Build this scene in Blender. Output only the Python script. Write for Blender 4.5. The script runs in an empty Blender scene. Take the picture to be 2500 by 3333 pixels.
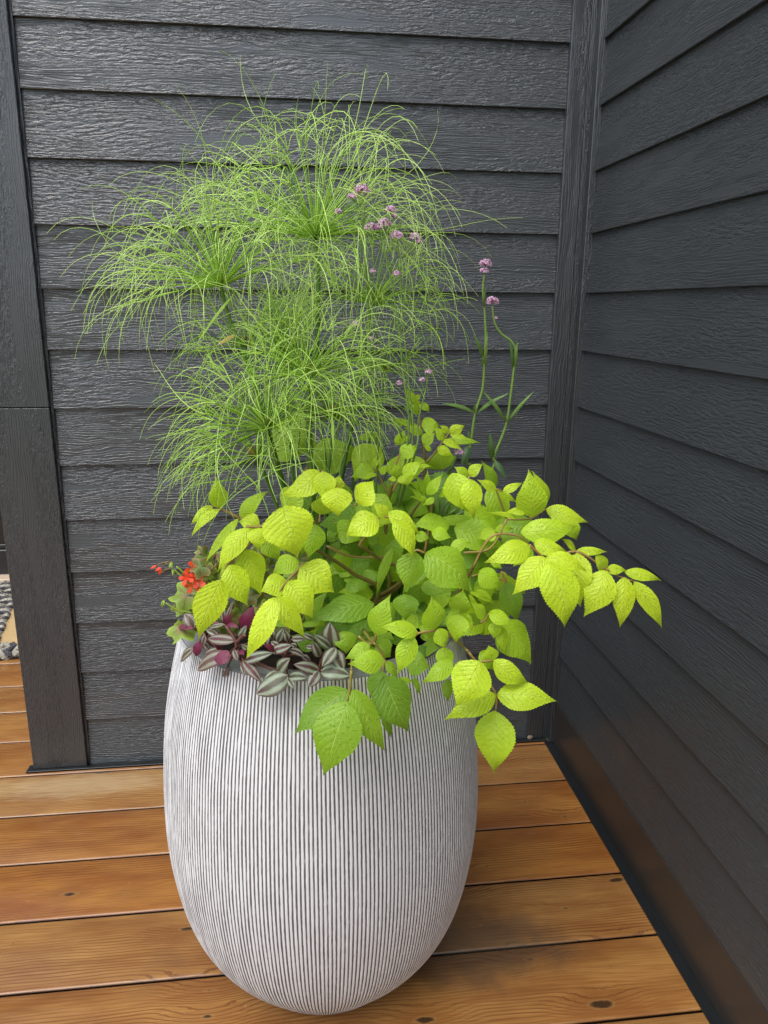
import bpy, math, random
import numpy as np
from mathutils import Vector, Matrix, noise as mnoise

scene = bpy.context.scene
R = math.radians

# ------------------------------------------------------------------ camera
CAM = np.array([-0.795495, -2.098658, 1.325470])
ROT = np.array([[0.9927255, 0.02443628, -0.11789377],
                [-0.12019903, 0.25764948, -0.95873299],
                [0.0069474, 0.9659294, 0.25871243]])
FPX = 2489.5                      # focal length in pixels of a 2500 px wide frame
cd = bpy.data.cameras.new('camera'); co = bpy.data.objects.new('camera', cd)
scene.collection.objects.link(co)
M4 = Matrix([list(ROT[0]) + [CAM[0]], list(ROT[1]) + [CAM[1]], list(ROT[2]) + [CAM[2]], [0, 0, 0, 1]])
co.matrix_world = M4
cd.sensor_fit = 'HORIZONTAL'; cd.sensor_width = 36.0; cd.lens = FPX / 2500 * 36.0
cd.clip_start = 0.02; cd.clip_end = 500
scene.camera = co
scene.render.resolution_x = 768; scene.render.resolution_y = 1024

# ------------------------------------------------------------------ world, sun, exposure
SUN_EL, SUN_AZ = R(60), R(222)    # high, from behind and to the left of the camera
w = bpy.data.worlds.new('World'); scene.world = w; w.use_nodes = True
nt = w.node_tree
bg = nt.nodes['Background']
sky = nt.nodes.new('ShaderNodeTexSky'); sky.sky_type = 'NISHITA'; sky.sun_disc = False
sky.sun_elevation = SUN_EL; sky.sun_rotation = SUN_AZ
sky.air_density = 1.0; sky.dust_density = 2.5; sky.ozone_density = 1.0
hs = nt.nodes.new('ShaderNodeHueSaturation'); hs.inputs['Saturation'].default_value = 0.60
nt.links.new(sky.outputs[0], hs.inputs['Color']); nt.links.new(hs.outputs[0], bg.inputs[0])
bg.inputs[1].default_value = 0.15
sl = bpy.data.lights.new('sun', 'SUN'); sl.energy = 0.9; sl.angle = R(45); sl.color = (1.0, 0.99, 0.975)
so = bpy.data.objects.new('sun', sl); scene.collection.objects.link(so)
sd = Vector((math.sin(SUN_AZ) * math.cos(SUN_EL), math.cos(SUN_AZ) * math.cos(SUN_EL), math.sin(SUN_EL)))
so.rotation_euler = sd.to_track_quat('Z', 'Y').to_euler(); so.location = sd * 6
vs = scene.view_settings
vs.view_transform = 'Standard'; vs.look = 'None'; vs.exposure = 0.92; vs.gamma = 1.0
vs.use_curve_mapping = False

# ------------------------------------------------------------------ helpers
def ray(u, v):
    return ROT @ np.array([(u - 1250) / FPX, -(v - 1666.5) / FPX, -1.0])
def at(u, v, Y):
    d = ray(u, v); return CAM + d * ((Y - CAM[1]) / d[1])
def nrm(a):
    n = np.linalg.norm(a); return a / n if n > 1e-12 else a

def mesh_obj(name, V, F, mat=None, parent=None, smooth=False, uv=None, attrs=None, colors=None):
    me = bpy.data.meshes.new(name)
    V = np.asarray(V, dtype=np.float64)
    F = [tuple(int(i) for i in f) for f in F] if not isinstance(F, np.ndarray) else F
    if isinstance(F, np.ndarray):
        n = F.shape[1]
        me.vertices.add(len(V)); me.vertices.foreach_set('co', V.astype(np.float32).ravel())
        me.loops.add(F.size); me.loops.foreach_set('vertex_index', F.astype(np.int32).ravel())
        me.polygons.add(len(F))
        me.polygons.foreach_set('loop_start', np.arange(0, F.size, n, dtype=np.int32))
        me.polygons.foreach_set('loop_total', np.full(len(F), n, dtype=np.int32))
        me.update(calc_edges=True)
    else:
        me.from_pydata([tuple(p) for p in V], [], F)
    if uv is not None:                    # per-vertex uv
        ul = me.uv_layers.new(name='UVMap')
        li = np.empty(len(me.loops), dtype=np.int32); me.loops.foreach_get('vertex_index', li)
        ul.data.foreach_set('uv', np.asarray(uv, dtype=np.float32)[li].ravel())
    for k, a in (attrs or {}).items():
        at_ = me.attributes.new(k, 'FLOAT', 'POINT'); at_.data.foreach_set('value', np.asarray(a, dtype=np.float32))
    if smooth:
        me.polygons.foreach_set('use_smooth', np.ones(len(me.polygons), dtype=bool))
    if mat: me.materials.append(mat)
    me.update(); me.validate()
    o = bpy.data.objects.new(name, me); scene.collection.objects.link(o)
    if parent: o.parent = parent
    return o

class MB:
    """collects verts / faces / uv / tint of several shapes for ONE mesh"""
    def __init__(s): s.V = []; s.F = []; s.U = []; s.T = []; s.n = 0
    def add(s, V, F, U=None, T=0.0):
        V = np.asarray(V, float); s.V.append(V)
        s.F += [tuple(i + s.n for i in f) for f in F]
        s.U.append(np.asarray(U, float) if U is not None else V[:, :2])
        s.T.append(np.broadcast_to(np.asarray(T, float), (len(V),)))
        s.n += len(V)
    def build(s, name, mat, parent=None, smooth=True):
        V = np.concatenate(s.V)
        off = np.array(parent.matrix_world.translation) if parent is not None else 0
        if parent is not None:
            loc = Vector((0, 0, 0)); p = parent
            while p is not None: loc = loc + p.location; p = p.parent
            off = np.array(loc)
        return mesh_obj(name, V - off, s.F, mat, parent, smooth, np.concatenate(s.U), {'tint': np.concatenate(s.T)})

def empty(name, loc, label, cat, group=None):
    o = bpy.data.objects.new(name, None); scene.collection.objects.link(o)
    o.location = loc; o.empty_display_size = 0.05
    o['label'] = label; o['category'] = cat
    if group: o['group'] = group
    return o

def box(mb, x0, x1, y0, y1, z0, z1, axis='x', uo=(0, 0), bev=0.0015, T=0.0):
    """box with small chamfers; uv runs along the given axis"""
    b = bev
    xs = (x0, x1); ys = (y0, y1); zs = (z0, z1)
    V = []; idx = {}
    for i in (0, 1):
        for j in (0, 1):
            for k in (0, 1):
                sx, sy, sz = (1, -1)[i], (1, -1)[j], (1, -1)[k]
                for a in range(3):
                    p = [xs[i] + sx * b, ys[j] + sy * b, zs[k] + sz * b]
                    p[a] = (xs[i], ys[j], zs[k])[a]
                    idx[(i, j, k, a)] = len(V); V.append(p)
    F = []
    for a, (m, n) in ((0, (1, 2)), (1, (0, 2)), (2, (0, 1))):
        for s_ in (0, 1):
            q = []
            for (e, f) in ((0, 0), (1, 0), (1, 1), (0, 1)):
                c = [0, 0, 0]; c[a] = s_; c[m] = e; c[n] = f; q.append(idx[(*c, a)])
            F.append(q)
    for a in range(3):                    # edge chamfers, edges along axis a
        m, n = [t for t in range(3) if t != a]
        for e in (0, 1):
            for f in (0, 1):
                c0 = [0, 0, 0]; c1 = [0, 0, 0]
                c0[m] = c1[m] = e; c0[n] = c1[n] = f; c1[a] = 1
                F.append((idx[(*c0, m)], idx[(*c0, n)], idx[(*c1, n)], idx[(*c1, m)]))
    for i in (0, 1):
        for j in (0, 1):
            for k in (0, 1): F.append(tuple(idx[(i, j, k, a)] for a in range(3)))
    V = np.array(V)
    if axis == 'x': U = np.stack([V[:, 0] + uo[0], V[:, 2] + V[:, 1] + uo[1]], 1)
    elif axis == 'y': U = np.stack([V[:, 1] + uo[0], V[:, 2] + V[:, 0] + uo[1]], 1)
    else: U = np.stack([V[:, 2] + uo[0], V[:, 0] + V[:, 1] + uo[1]], 1)
    mb.add(V, F, U, T)

def tube(mb, P, r0, r1=None, n=6, T=0.0, cap=True):
    P = np.asarray(P, float); m = len(P)
    r = np.linspace(r0, r0 if r1 is None else r1, m) if np.isscalar(r0) else np.asarray(r0)
    tg = np.gradient(P, axis=0); tg /= np.linalg.norm(tg, axis=1)[:, None] + 1e-12
    ref = np.array([0.31, 0.87, 0.37]) if abs(tg[0] @ np.array([0, 0, 1])) > .7 else np.array([0.05, 0.1, 1.0])
    A = np.cross(tg, ref); A /= np.linalg.norm(A, axis=1)[:, None] + 1e-12
    B = np.cross(tg, A)
    th = np.arange(n) * 2 * math.pi / n
    V = P[:, None, :] + r[:, None, None] * (np.cos(th)[None, :, None] * A[:, None, :] + np.sin(th)[None, :, None] * B[:, None, :])
    V = V.reshape(-1, 3)
    F = []
    for i in range(m - 1):
        for j in range(n):
            k = (j + 1) % n
            F.append((i * n + j, i * n + k, (i + 1) * n + k, (i + 1) * n + j))
    if cap and n > 3:
        F.append(tuple(range(n))[::-1]); F.append(tuple((m - 1) * n + j for j in range(n)))
    L = np.concatenate([[0], np.cumsum(np.linalg.norm(np.diff(P, axis=0), axis=1))])
    U = np.stack([np.repeat(L, n), np.tile(th, m) * 0.01], 1)
    mb.add(V, F, U, np.repeat(T, n) if not np.isscalar(T) else T)

def smooth_path(P, k=5):
    P = np.asarray(P, float)
    if len(P) < 3: 
        return np.array([P[0] + (P[-1] - P[0]) * t for t in np.linspace(0, 1, 4)])
    out = []
    Q = np.vstack([2 * P[0] - P[1], P, 2 * P[-1] - P[-2]])
    for i in range(1, len(Q) - 2):
        p0, p1, p2, p3 = Q[i - 1:i + 3]
        for t in np.linspace(0, 1, k, endpoint=False):
            out.append(0.5 * ((2 * p1) + (-p0 + p2) * t + (2 * p0 - 5 * p1 + 4 * p2 - p3) * t * t + (-p0 + 3 * p1 - 3 * p2 + p3) * t ** 3))
    out.append(P[-1]); return np.array(out)

# ------------------------------------------------------------------ material helpers
class NT:
    def __init__(s, name):
        s.m = bpy.data.materials.new(name); s.m.use_nodes = True
        s.t = s.m.node_tree; s.b = s.t.nodes['Principled BSDF']; s.out = s.t.nodes['Material Output']
    def n(s, typ, ins=None, **kw):
        nd = s.t.nodes.new(typ)
        for k, v in kw.items(): setattr(nd, k, v)
        for k, v in (ins or {}).items(): s.set(nd.inputs[k], v)
        return nd
    def set(s, sock, v):
        if hasattr(v, 'is_output') or isinstance(v, bpy.types.NodeSocket): s.t.links.new(v, sock)
        else:
            if isinstance(v, tuple) and len(v) == 3 and sock.type == 'RGBA': v = (*v, 1)
            sock.default_value = v
    def math(s, op, a, b=0.0, c=0.0, clamp=False):
        nd = s.t.nodes.new('ShaderNodeMath'); nd.operation = op; nd.use_clamp = clamp
        s.set(nd.inputs[0], a); s.set(nd.inputs[1], b); s.set(nd.inputs[2], c); return nd.outputs[0]
    def sstep(s, v, a, b):
        nd = s.n('ShaderNodeMapRange', {'Value': v, 'From Min': a, 'From Max': b}); nd.interpolation_type = 'SMOOTHSTEP'
        return nd.outputs[0]
    def mix(s, f, a, b, blend='MIX'):
        nd = s.t.nodes.new('ShaderNodeMix'); nd.data_type = 'RGBA'; nd.blend_type = blend
        s.set(nd.inputs[0], f); s.set(nd.inputs[6], a); s.set(nd.inputs[7], b); return nd.outputs[2]
    def vec(s, x, y=0.0, z=0.0):
        nd = s.t.nodes.new('ShaderNodeCombineXYZ'); s.set(nd.inputs[0], x); s.set(nd.inputs[1], y); s.set(nd.inputs[2], z); return nd.outputs[0]
    def noise(s, v, scale=1.0, detail=2.0, rough=0.5, dist=0.0):
        nd = s.n('ShaderNodeTexNoise', {'Vector': v, 'Scale': scale, 'Detail': detail, 'Roughness': rough, 'Distortion': dist})
        return nd.outputs[0]
    def uvxy(s):
        u = s.t.nodes.new('ShaderNodeUVMap'); u.uv_map = 'UVMap'
        sp = s.t.nodes.new('ShaderNodeSeparateXYZ'); s.t.links.new(u.outputs[0], sp.inputs[0])
        return sp.outputs[0], sp.outputs[1]
    def attr(s, name):
        a = s.t.nodes.new('ShaderNodeAttribute'); a.attribute_name = name; return a.outputs['Fac']
    def bump(s, h, dist, strength=1.0, normal=None):
        nd = s.n('ShaderNodeBump', {'Height': h, 'Distance': dist, 'Strength': strength})
        if normal is not None: s.set(nd.inputs['Normal'], normal)
        return nd.outputs[0]
    def P(s, **kw):
        for k, v in kw.items(): s.set(s.b.inputs[k.replace('_', ' ')], v)

def simple(name, col, rough=0.6, var=0.25, scale=60, spec=0.5, bump=0.0):
    k = NT(name); g = k.n('ShaderNodeTexCoord').outputs['Object']
    f = k.noise(g, scale, 3)
    c = k.mix(f, tuple(x * (1 - var) for x in col), tuple(min(1, x * (1 + var)) for x in col))
    k.P(Base_Color=c, Roughness=rough)
    k.b.inputs['Specular IOR Level'].default_value = spec
    if bump: k.P(Normal=k.bump(f, bump))
    return k.m

# painted, embossed wood-grain siding ---------------------------------------
def siding_mat(name, relief=1.0, col=(0.034, 0.0405, 0.0445), rough=0.34):
    k = NT(name); u, v = k.uvxy()
    warp = k.noise(k.vec(k.math('MULTIPLY', u, 2.6), k.math('MULTIPLY', v, 9.0)), 1, 2, .5)
    warp2 = k.noise(k.vec(k.math('MULTIPLY', u, 30), k.math('MULTIPLY', v, 60)), 1, 2, .5)
    vw = k.math('ADD', v, k.math('MULTIPLY', k.math('SUBTRACT', warp, .5), .060))
    vw2 = k.math('ADD', vw, k.math('MULTIPLY', k.math('SUBTRACT', warp2, .5), .009))
    # long growth lines
    ph = k.math('MULTIPLY', vw2, 1020.0)
    sn = k.math('SINE', ph)
    fr = k.math('FRACT', k.math('MULTIPLY', ph, 1 / 6.2832))
    line = k.math('MULTIPLY', k.math('MULTIPLY', fr, 1.25), k.sstep(fr, 1.0, .80))
    # short broken streaks
    st = k.noise(k.vec(k.math('MULTIPLY', u, 32), k.math('MULTIPLY', vw, 180)), 1, 1.6, .5)
    sf = k.math('FRACT', k.math('MULTIPLY', st, 5.0))
    streak = k.math('MULTIPLY', k.math('MULTIPLY', sf, 1.2), k.sstep(sf, 1.0, .78))
    line = k.math('MULTIPLY', line, k.math('ADD', .35, k.math('MULTIPLY', k.sstep(k.noise(k.vec(k.math('MULTIPLY', u, 11), k.math('MULTIPLY', vw, 200), 6), 1, 1), .38, .55), .65)))
    mask = k.sstep(k.noise(k.vec(k.math('MULTIPLY', u, 1.7), k.math('MULTIPLY', v, 13), 3.3), 1, 1), .40, .56)
    mask2 = k.sstep(k.noise(k.vec(k.math('MULTIPLY', u, 2.4), k.math('MULTIPLY', v, 22), 8.1), 1, 1), .62, .72)
    h = k.mix(mask, k.vec(line, line, line), k.vec(streak, streak, streak))
    hv = k.n('ShaderNodeSeparateXYZ', {0: h}).outputs[0]
    hv = k.math('MULTIPLY', hv, k.math('SUBTRACT', 1.0, k.math('MULTIPLY', mask2, .8)))
    fine = k.noise(k.vec(k.math('MULTIPLY', u, 300), k.math('MULTIPLY', v, 900)), 1, 2)
    hv = k.math('ADD', hv, k.math('MULTIPLY', fine, .25))
    gen = k.n('ShaderNodeTexCoord').outputs['Object']
    cl = k.noise(gen, 2.2, 3)
    c = k.mix(cl, tuple(x * .85 for x in col), tuple(x * 1.25 for x in col))
    specks = k.sstep(k.noise(gen, 190, 1, .5), .80, .83)
    c = k.mix(k.math('MULTIPLY', specks, .5), c, (.25, .25, .24))
    k.P(Base_Color=c, Roughness=k.math('ADD', rough - .05, k.math('MULTIPLY', fine, .12)), Normal=k.bump(hv, 0.00095 * relief, 1.0))
    k.b.inputs['Specular IOR Level'].default_value = 1.0
    return k.m
M_SIDING = siding_mat('painted_lap_siding')
M_TRIM = siding_mat('painted_trim', .75, (0.022, 0.0255, 0.028), .34)
M_BASE = simple('smooth_baseboard_paint', (0.030, 0.027, 0.024), .32, .12, 30, .5)
M_FLASH = simple('black_metal_flashing', (0.010, 0.012, 0.013), .38, .3, 40)
M_BACKING = simple('dark_backing', (0.006, 0.006, 0.006), .9, .1)

# stained, wet deck boards ---------------------------------------------------
def deck_mat():
    k = NT('wet_stained_cedar'); u, v = k.uvxy(); tone = k.attr('tint')
    # knots
    kv = k.vec(k.math('MULTIPLY', u, 3.1), k.math('MULTIPLY', v, 8.0))
    vo = k.n('ShaderNodeTexVoronoi', {'Vector': kv, 'Scale': 1.0, 'Randomness': .95}, voronoi_dimensions='2D')
    d = k.math('ADD', vo.outputs['Distance'], k.math('MULTIPLY', k.math('SUBTRACT', k.noise(k.vec(k.math('MULTIPLY', u, 60), k.math('MULTIPLY', v, 90)), 1, 2), .5), .07))
    sel = k.n('ShaderNodeSeparateColor', {0: vo.outputs['Color']}).outputs[0]
    on = k.math('GREATER_THAN', sel, .22)
    kr = k.math('ADD', .012, k.math('MULTIPLY', k.math('POWER', sel, 3.5), .065)); knot = k.math('MULTIPLY', k.sstep(k.math('SUBTRACT', d, kr), .012, -.028), on)
    size = k.math('MULTIPLY', k.sstep(d, .30, .05), on)
    halo = k.math('MULTIPLY', k.sstep(d, .42, .06), on)
    warp = k.noise(k.vec(k.math('MULTIPLY', u, 2.0), k.math('MULTIPLY', v, 7.0)), 1, 2)
    jit = k.noise(k.vec(k.math('MULTIPLY', u, 12), k.math('MULTIPLY', v, 60)), 1, 2)
    ph = k.math('ADD', k.math('MULTIPLY', v, 760), k.math('ADD', k.math('MULTIPLY', warp, 30), k.math('MULTIPLY', halo, 16)))
    ph = k.math('ADD', ph, k.math('MULTIPLY', jit, 1.6))
    ln = k.sstep(k.math('SINE', ph), .35, 1.0)
    lm = k.sstep(k.noise(k.vec(k.math('MULTIPLY', u, 1.3), k.math('MULTIPLY', v, 10), 4.0), 1, 1), .40, .62)
    ln = k.math('MULTIPLY', ln, k.math('ADD', .12, k.math('MULTIPLY', lm, .50)))
    fib = k.noise(k.vec(k.math('MULTIPLY', u, 7), k.math('ADD', k.math('MULTIPLY', v, 330), k.math('MULTIPLY', warp, 20))), 1, 4, .65)
    blot = k.noise(k.vec(k.math('MULTIPLY', u, 3.5), k.math('MULTIPLY', v, 12), 9.0), 1, 3, .55)
    light = k.mix(tone, (.37, .158, .032), (.39, .215, .070))
    dark = k.mix(tone, (.24, .080, .016), (.25, .118, .034))
    c = k.mix(k.sstep(blot, .30, .68), dark, light)
    c = k.mix(k.math('MULTIPLY', k.math('SUBTRACT', fib, .38), 1.9, clamp=True), c, (.14, .045, .011))
    c = k.mix(ln, c, (.10, .030, .010))
    c = k.mix(k.math('MULTIPLY', size, .4), c, (.20, .075, .02))
    ring = k.math('MULTIPLY', k.math('MULTIPLY', k.sstep(k.math('SUBTRACT', d, kr), .03, .0), on), .22)
    c = k.mix(ring, c, (.40, .26, .09))
    c = k.mix(k.math('MULTIPLY', knot, .9), c, (.025, .013, .008))
    g = k.n('ShaderNodeTexCoord').outputs['Object']
    # weathered greyish stains
    stn = k.sstep(k.noise(g, 2.3, 4, .6), .56, .70)
    c = k.mix(k.math('MULTIPLY', stn, .45), c, (.10, .058, .032))
    # pale sky glare painted into the deck colour in front of the corner board
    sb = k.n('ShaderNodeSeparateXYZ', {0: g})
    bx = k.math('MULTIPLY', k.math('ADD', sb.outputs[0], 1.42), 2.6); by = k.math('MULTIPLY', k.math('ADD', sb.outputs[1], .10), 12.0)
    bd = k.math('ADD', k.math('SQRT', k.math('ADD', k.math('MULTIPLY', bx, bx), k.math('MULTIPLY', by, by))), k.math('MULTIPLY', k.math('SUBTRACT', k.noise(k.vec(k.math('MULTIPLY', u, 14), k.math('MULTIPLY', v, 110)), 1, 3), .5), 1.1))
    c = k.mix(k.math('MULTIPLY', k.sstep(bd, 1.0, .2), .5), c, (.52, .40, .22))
    c = k.mix(k.sstep(sb.outputs[2], -.0015, -.0045), c, (.012, .007, .004))
    # water mark beside the planter
    sp = k.n('ShaderNodeSeparateXYZ', {0: g})
    dx = k.math('MULTIPLY', k.math('ADD', sp.outputs[0], .43), 3.6); dy = k.math('MULTIPLY', k.math('ADD', sp.outputs[1], .79), 7.5)
    dd = k.math('SQRT', k.math('ADD', k.math('MULTIPLY', dx, dx), k.math('MULTIPLY', dy, dy)))
    dd = k.math('ADD', dd, k.math('MULTIPLY', k.math('SUBTRACT', k.noise(g, 14, 3), .5), .9))
    c = k.mix(k.math('MULTIPLY', k.sstep(dd, .95, .35), .6), c, (.05, .042, .03))
    bits = k.sstep(k.noise(g, 120, 1, .5), .80, .83)
    c = k.mix(k.math('MULTIPLY', bits, .6), c, (.45, .40, .33))
    pits = k.sstep(k.noise(g, 95, 2, .5), .24, .20)
    c = k.mix(k.math('MULTIPLY', pits, .7), c, (.04, .02, .012))
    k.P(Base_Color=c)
    wet = k.noise(g, 5.0, 3)
    rgh = k.math('ADD', .14, k.math('MULTIPLY', k.sstep(wet, .35, .7), .16))
    k.P(Roughness=rgh)
    h = k.math('ADD', k.math('MULTIPLY', ln, -.35), k.math('ADD', k.math('MULTIPLY', fib, .35), k.math('MULTIPLY', knot, -.6)))
    big = k.noise(k.vec(k.math('MULTIPLY', u, 7), k.math('MULTIPLY', v, 26)), 1, 2)
    n1 = k.bump(big, .0018, 1.0)
    k.P(Normal=k.bump(h, .0005, 1.0, n1))
    k.b.inputs['Specular IOR Level'].default_value = .5
    return k.m
M_DECK = deck_mat()

# ribbed planter -------------------------------------------------------------
NRIB = 270
def pot_mat():
    k = NT('ribbed_whitewashed_cement'); u, v = k.uvxy()       # u = rib phase, v = height in metres
    g = k.n('ShaderNodeTexCoord').outputs['Object']
    j = k.noise(k.vec(k.math('MULTIPLY', u, .55), k.math('MULTIPLY', v, 9)), 1, 3, .6)
    j2 = k.noise(k.vec(k.math('MULTIPLY', u, 1.7), k.math('MULTIPLY', v, 60), 5), 1, 3, .7)
    f = k.math('FRACT', k.math('ADD', u, k.math('MULTIPLY', k.math('SUBTRACT', j, .5), .30)))
    d = k.math('ABSOLUTE', k.math('SUBTRACT', f, .5))          # 0 = middle of groove
    wd = k.math('ADD', .190, k.math('ADD', k.math('MULTIPLY', k.math('SUBTRACT', j2, .5), .20), k.math('MULTIPLY', k.math('SUBTRACT', j, .5), .22)))
    gm = k.sstep(k.math('SUBTRACT', wd, d), -.035, .035)
    fade = k.sstep(k.noise(k.vec(k.math('MULTIPLY', u, .8), k.math('MULTIPLY', v, 16), 2), 1, 3, .65), .58, .75)
    gm = k.math('MULTIPLY', gm, k.math('SUBTRACT', 1, k.math('MULTIPLY', fade, .55)))
    pits = k.sstep(k.noise(g, 260, 1), .76, .80)
    white = k.mix(k.noise(g, 35, 4), (.60, .61, .61), (.74, .75, .75))
    c = k.mix(gm, white, k.mix(k.noise(g, 50, 3), (.095, .083, .082), (.160, .145, .143)))
    c = k.mix(k.math('MULTIPLY', pits, .6), c, (.13, .12, .115))
    soilm = k.math('MULTIPLY', k.sstep(k.noise(g, 22, 4, .7), .52, .72), k.math('ADD', k.math('MULTIPLY', k.sstep(v, .12, .0), .6), k.math('MULTIPLY', k.sstep(v, .60, .757), .30)))
    c = k.mix(soilm, c, (.20, .165, .13))
    k.P(Base_Color=c, Roughness=.62, Normal=k.bump(k.math('ADD', k.math('MULTIPLY', gm, -1), k.math('MULTIPLY', j2, .5)), .0008))
    return k.m
M_POT = pot_mat()
M_RIM = simple('grey_cement_rim', (.20, .205, .20), .75, .25, 130, .3, .0006)
M_SOIL = simple('potting_soil', (.022, .015, .010), .95, .7, 90, .2, .004)

# leaves ----------------------------------------------------------------------
def leaf_mat(name, cols, trans=.38, rough=.33, veins=True, wet=True, mottle=.22):
    k = NT(name); u, v = k.uvxy(); tint = k.attr('tint')      # u 0..1 along, v -1..1 across
    g = k.n('ShaderNodeTexCoord').outputs['Object']
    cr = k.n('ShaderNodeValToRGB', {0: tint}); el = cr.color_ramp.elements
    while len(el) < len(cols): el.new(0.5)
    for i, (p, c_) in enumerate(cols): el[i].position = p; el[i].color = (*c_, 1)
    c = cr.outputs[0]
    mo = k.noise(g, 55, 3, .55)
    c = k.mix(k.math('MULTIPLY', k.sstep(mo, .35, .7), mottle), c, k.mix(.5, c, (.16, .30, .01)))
    if veins:
        av = k.math('ABSOLUTE', v)
        mid = k.sstep(av, .045, .0)
        ph = k.math('MULTIPLY', k.math('SUBTRACT', k.math('ADD', k.math('MULTIPLY', u, 9.5), k.math('MULTIPLY', k.noise(g, 45, 2), .9)), k.math('MULTIPLY', k.math('POWER', av, 1.15), 2.6)), 6.2832)
        sv = k.math('SINE', ph)
        side = k.math('MULTIPLY', k.sstep(sv, .90, 1.0), k.sstep(av, 1.0, .5))
        vein = k.math('MAXIMUM', mid, k.math('MULTIPLY', side, .7))
        c = k.mix(k.math('MULTIPLY', vein, .42), c, (.66, .80, .20))
        fine = k.noise(g, 330, 2)
        puck = k.noise(g, 150, 3, .6)
        h = k.math('ADD', k.math('MULTIPLY', sv, -.12), k.math('ADD', k.math('MULTIPLY', vein, -.5), k.math('ADD', k.math('MULTIPLY', fine, .5), k.math('MULTIPLY', puck, 1.1))))
        nor = k.bump(h, .0011, 1.0)
    else: nor = None
    r = rough
    if wet:
        vo = k.n('ShaderNodeTexVoronoi', {'Vector': g, 'Scale': 240.0, 'Randomness': 1.0})
        sc_ = k.n('ShaderNodeSeparateColor', {0: vo.outputs['Color']})
        onn = k.math('GREATER_THAN', sc_.outputs[0], .62)
        dr = k.math('MULTIPLY', k.sstep(vo.outputs['Distance'], .38, .05), onn)
        nor = k.bump(dr, .0010, 1.0, nor) if nor is not None else k.bump(dr, .0022)
        r = k.math('SUBTRACT', rough, k.math('MULTIPLY', k.sstep(dr, 0, .2), rough - .06))
    k.P(Base_Color=c, Roughness=r)
    if nor is not None: k.P(Normal=nor)
    k.b.inputs['Specular IOR Level'].default_value = .42
    if trans:
        tr = k.n('ShaderNodeBsdfTranslucent', {'Color': k.mix(.35, c, (.75, .95, .05))})
        ms = k.n('ShaderNodeMixShader', {0: trans})
        k.t.links.new(k.b.outputs[0], ms.inputs[1]); k.t.links.new(tr.outputs[0], ms.inputs[2])
        k.t.links.new(ms.outputs[0], k.out.inputs[0])
    return k.m
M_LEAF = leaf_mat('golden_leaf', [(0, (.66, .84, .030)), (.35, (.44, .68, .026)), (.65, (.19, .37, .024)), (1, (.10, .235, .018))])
M_PAP = leaf_mat('papyrus_thread', [(0, (.66, .88, .26)), (.5, (.42, .70, .07)), (1, (.13, .25, .03))], .30, .4, False, False, .1)
M_PAPSTEM = leaf_mat('papyrus_stem', [(0, (.16, .30, .05)), (1, (.05, .12, .02))], 0, .4, False, False, .3)
M_BRACT = leaf_mat('papyrus_bract', [(0, (.50, .42, .12)), (1, (.38, .22, .07))], .2, .5, False, False, .1)
M_STALK = leaf_mat('leaf_stalk', [(0, (.36, .19, .075)), (.5, (.22, .20, .04)), (1, (.14, .055, .03))], 0, .4, False, False, .3)
M_VERB = leaf_mat('verbena_green', [(0, (.21, .33, .07)), (.5, (.12, .22, .05)), (1, (.045, .10, .04))], .1, .5, False, False, .2)
M_PETAL = leaf_mat('verbena_petal', [(0, (.86, .58, .82)), (.6, (.62, .32, .50)), (1, (.22, .07, .10))], .2, .55, False, False, 0)
M_RED = leaf_mat('geranium_petal', [(0, (.85, .05, .015)), (1, (.65, .10, .05))], .25, .5, False, False, 0)
M_GERL = leaf_mat('geranium_leaf', [(0, (.30, .44, .05)), (.5, (.20, .28, .05)), (.75, (.24, .12, .07)), (1, (.09, .15, .03))], .2, .5, False, False, .3)

def trad_mat():
    k = NT('striped_tradescantia_leaf'); u, v = k.uvxy(); tint = k.attr('tint')
    g = k.n('ShaderNodeTexCoord').outputs['Object']
    av = k.math('ABSOLUTE', v)
    wob = k.math('MULTIPLY', k.math('SUBTRACT', k.noise(k.vec(k.math('MULTIPLY', u, 6), k.math('MULTIPLY', v, 3)), 1, 3), .5), .24)
    a = k.math('ADD', av, wob)
    silver = k.math('MULTIPLY', k.sstep(a, .18, .42), k.sstep(a, .86, .60))
    fade = k.noise(k.vec(k.math('MULTIPLY', u, 3), k.math('MULTIPLY', v, 14)), 1, 3)
    purple = k.mix(k.sstep(fade, .3, .7), (.055, .016, .022), (.12, .045, .05))
    green = k.mix(fade, (.05, .085, .03), (.10, .07, .045))
    dk = k.mix(k.sstep(k.noise(g, 18, 2), .4, .6), purple, green)
    sv = k.mix(fade, (.19, .26, .15), (.38, .43, .33))
    c = k.mix(silver, dk, sv)
    back = k.mix(k.noise(g, 60, 2), (.10, .010, .028), (.20, .022, .065))
    c = k.mix(tint, c, back)
    bf = k.n('ShaderNodeNewGeometry').outputs['Backfacing']
    k.P(Base_Color=c, Roughness=.33, Normal=k.bump(k.noise(k.vec(k.math('MULTIPLY', u, 3), k.math('MULTIPLY', v, 20)), 1, 2), .0006))
    k.b.inputs['Specular IOR Level'].default_value = .5
    return k.m
M_TRAD = trad_mat()
M_TSTEM = simple('tradescantia_stem', (.13, .05, .04), .45, .3, 80)

# ------------------------------------------------------------------ ground and deck
S = 0.152                                     # siding exposure
def structure(o): o['kind'] = 'structure'; return o
rng = np.random.RandomState(4)

k = NT('lawn'); g = k.n('ShaderNodeTexCoord').outputs['Object']
k.P(Base_Color=k.mix(k.noise(g, 3, 5), (.04, .075, .02), (.09, .12, .04)), Roughness=.9)
structure(mesh_obj('ground', [(-60, -60, -.55), (60, -60, -.55), (60, 60, -.55), (-60, 60, -.55)], [(0, 1, 2, 3)], k.m))

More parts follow.
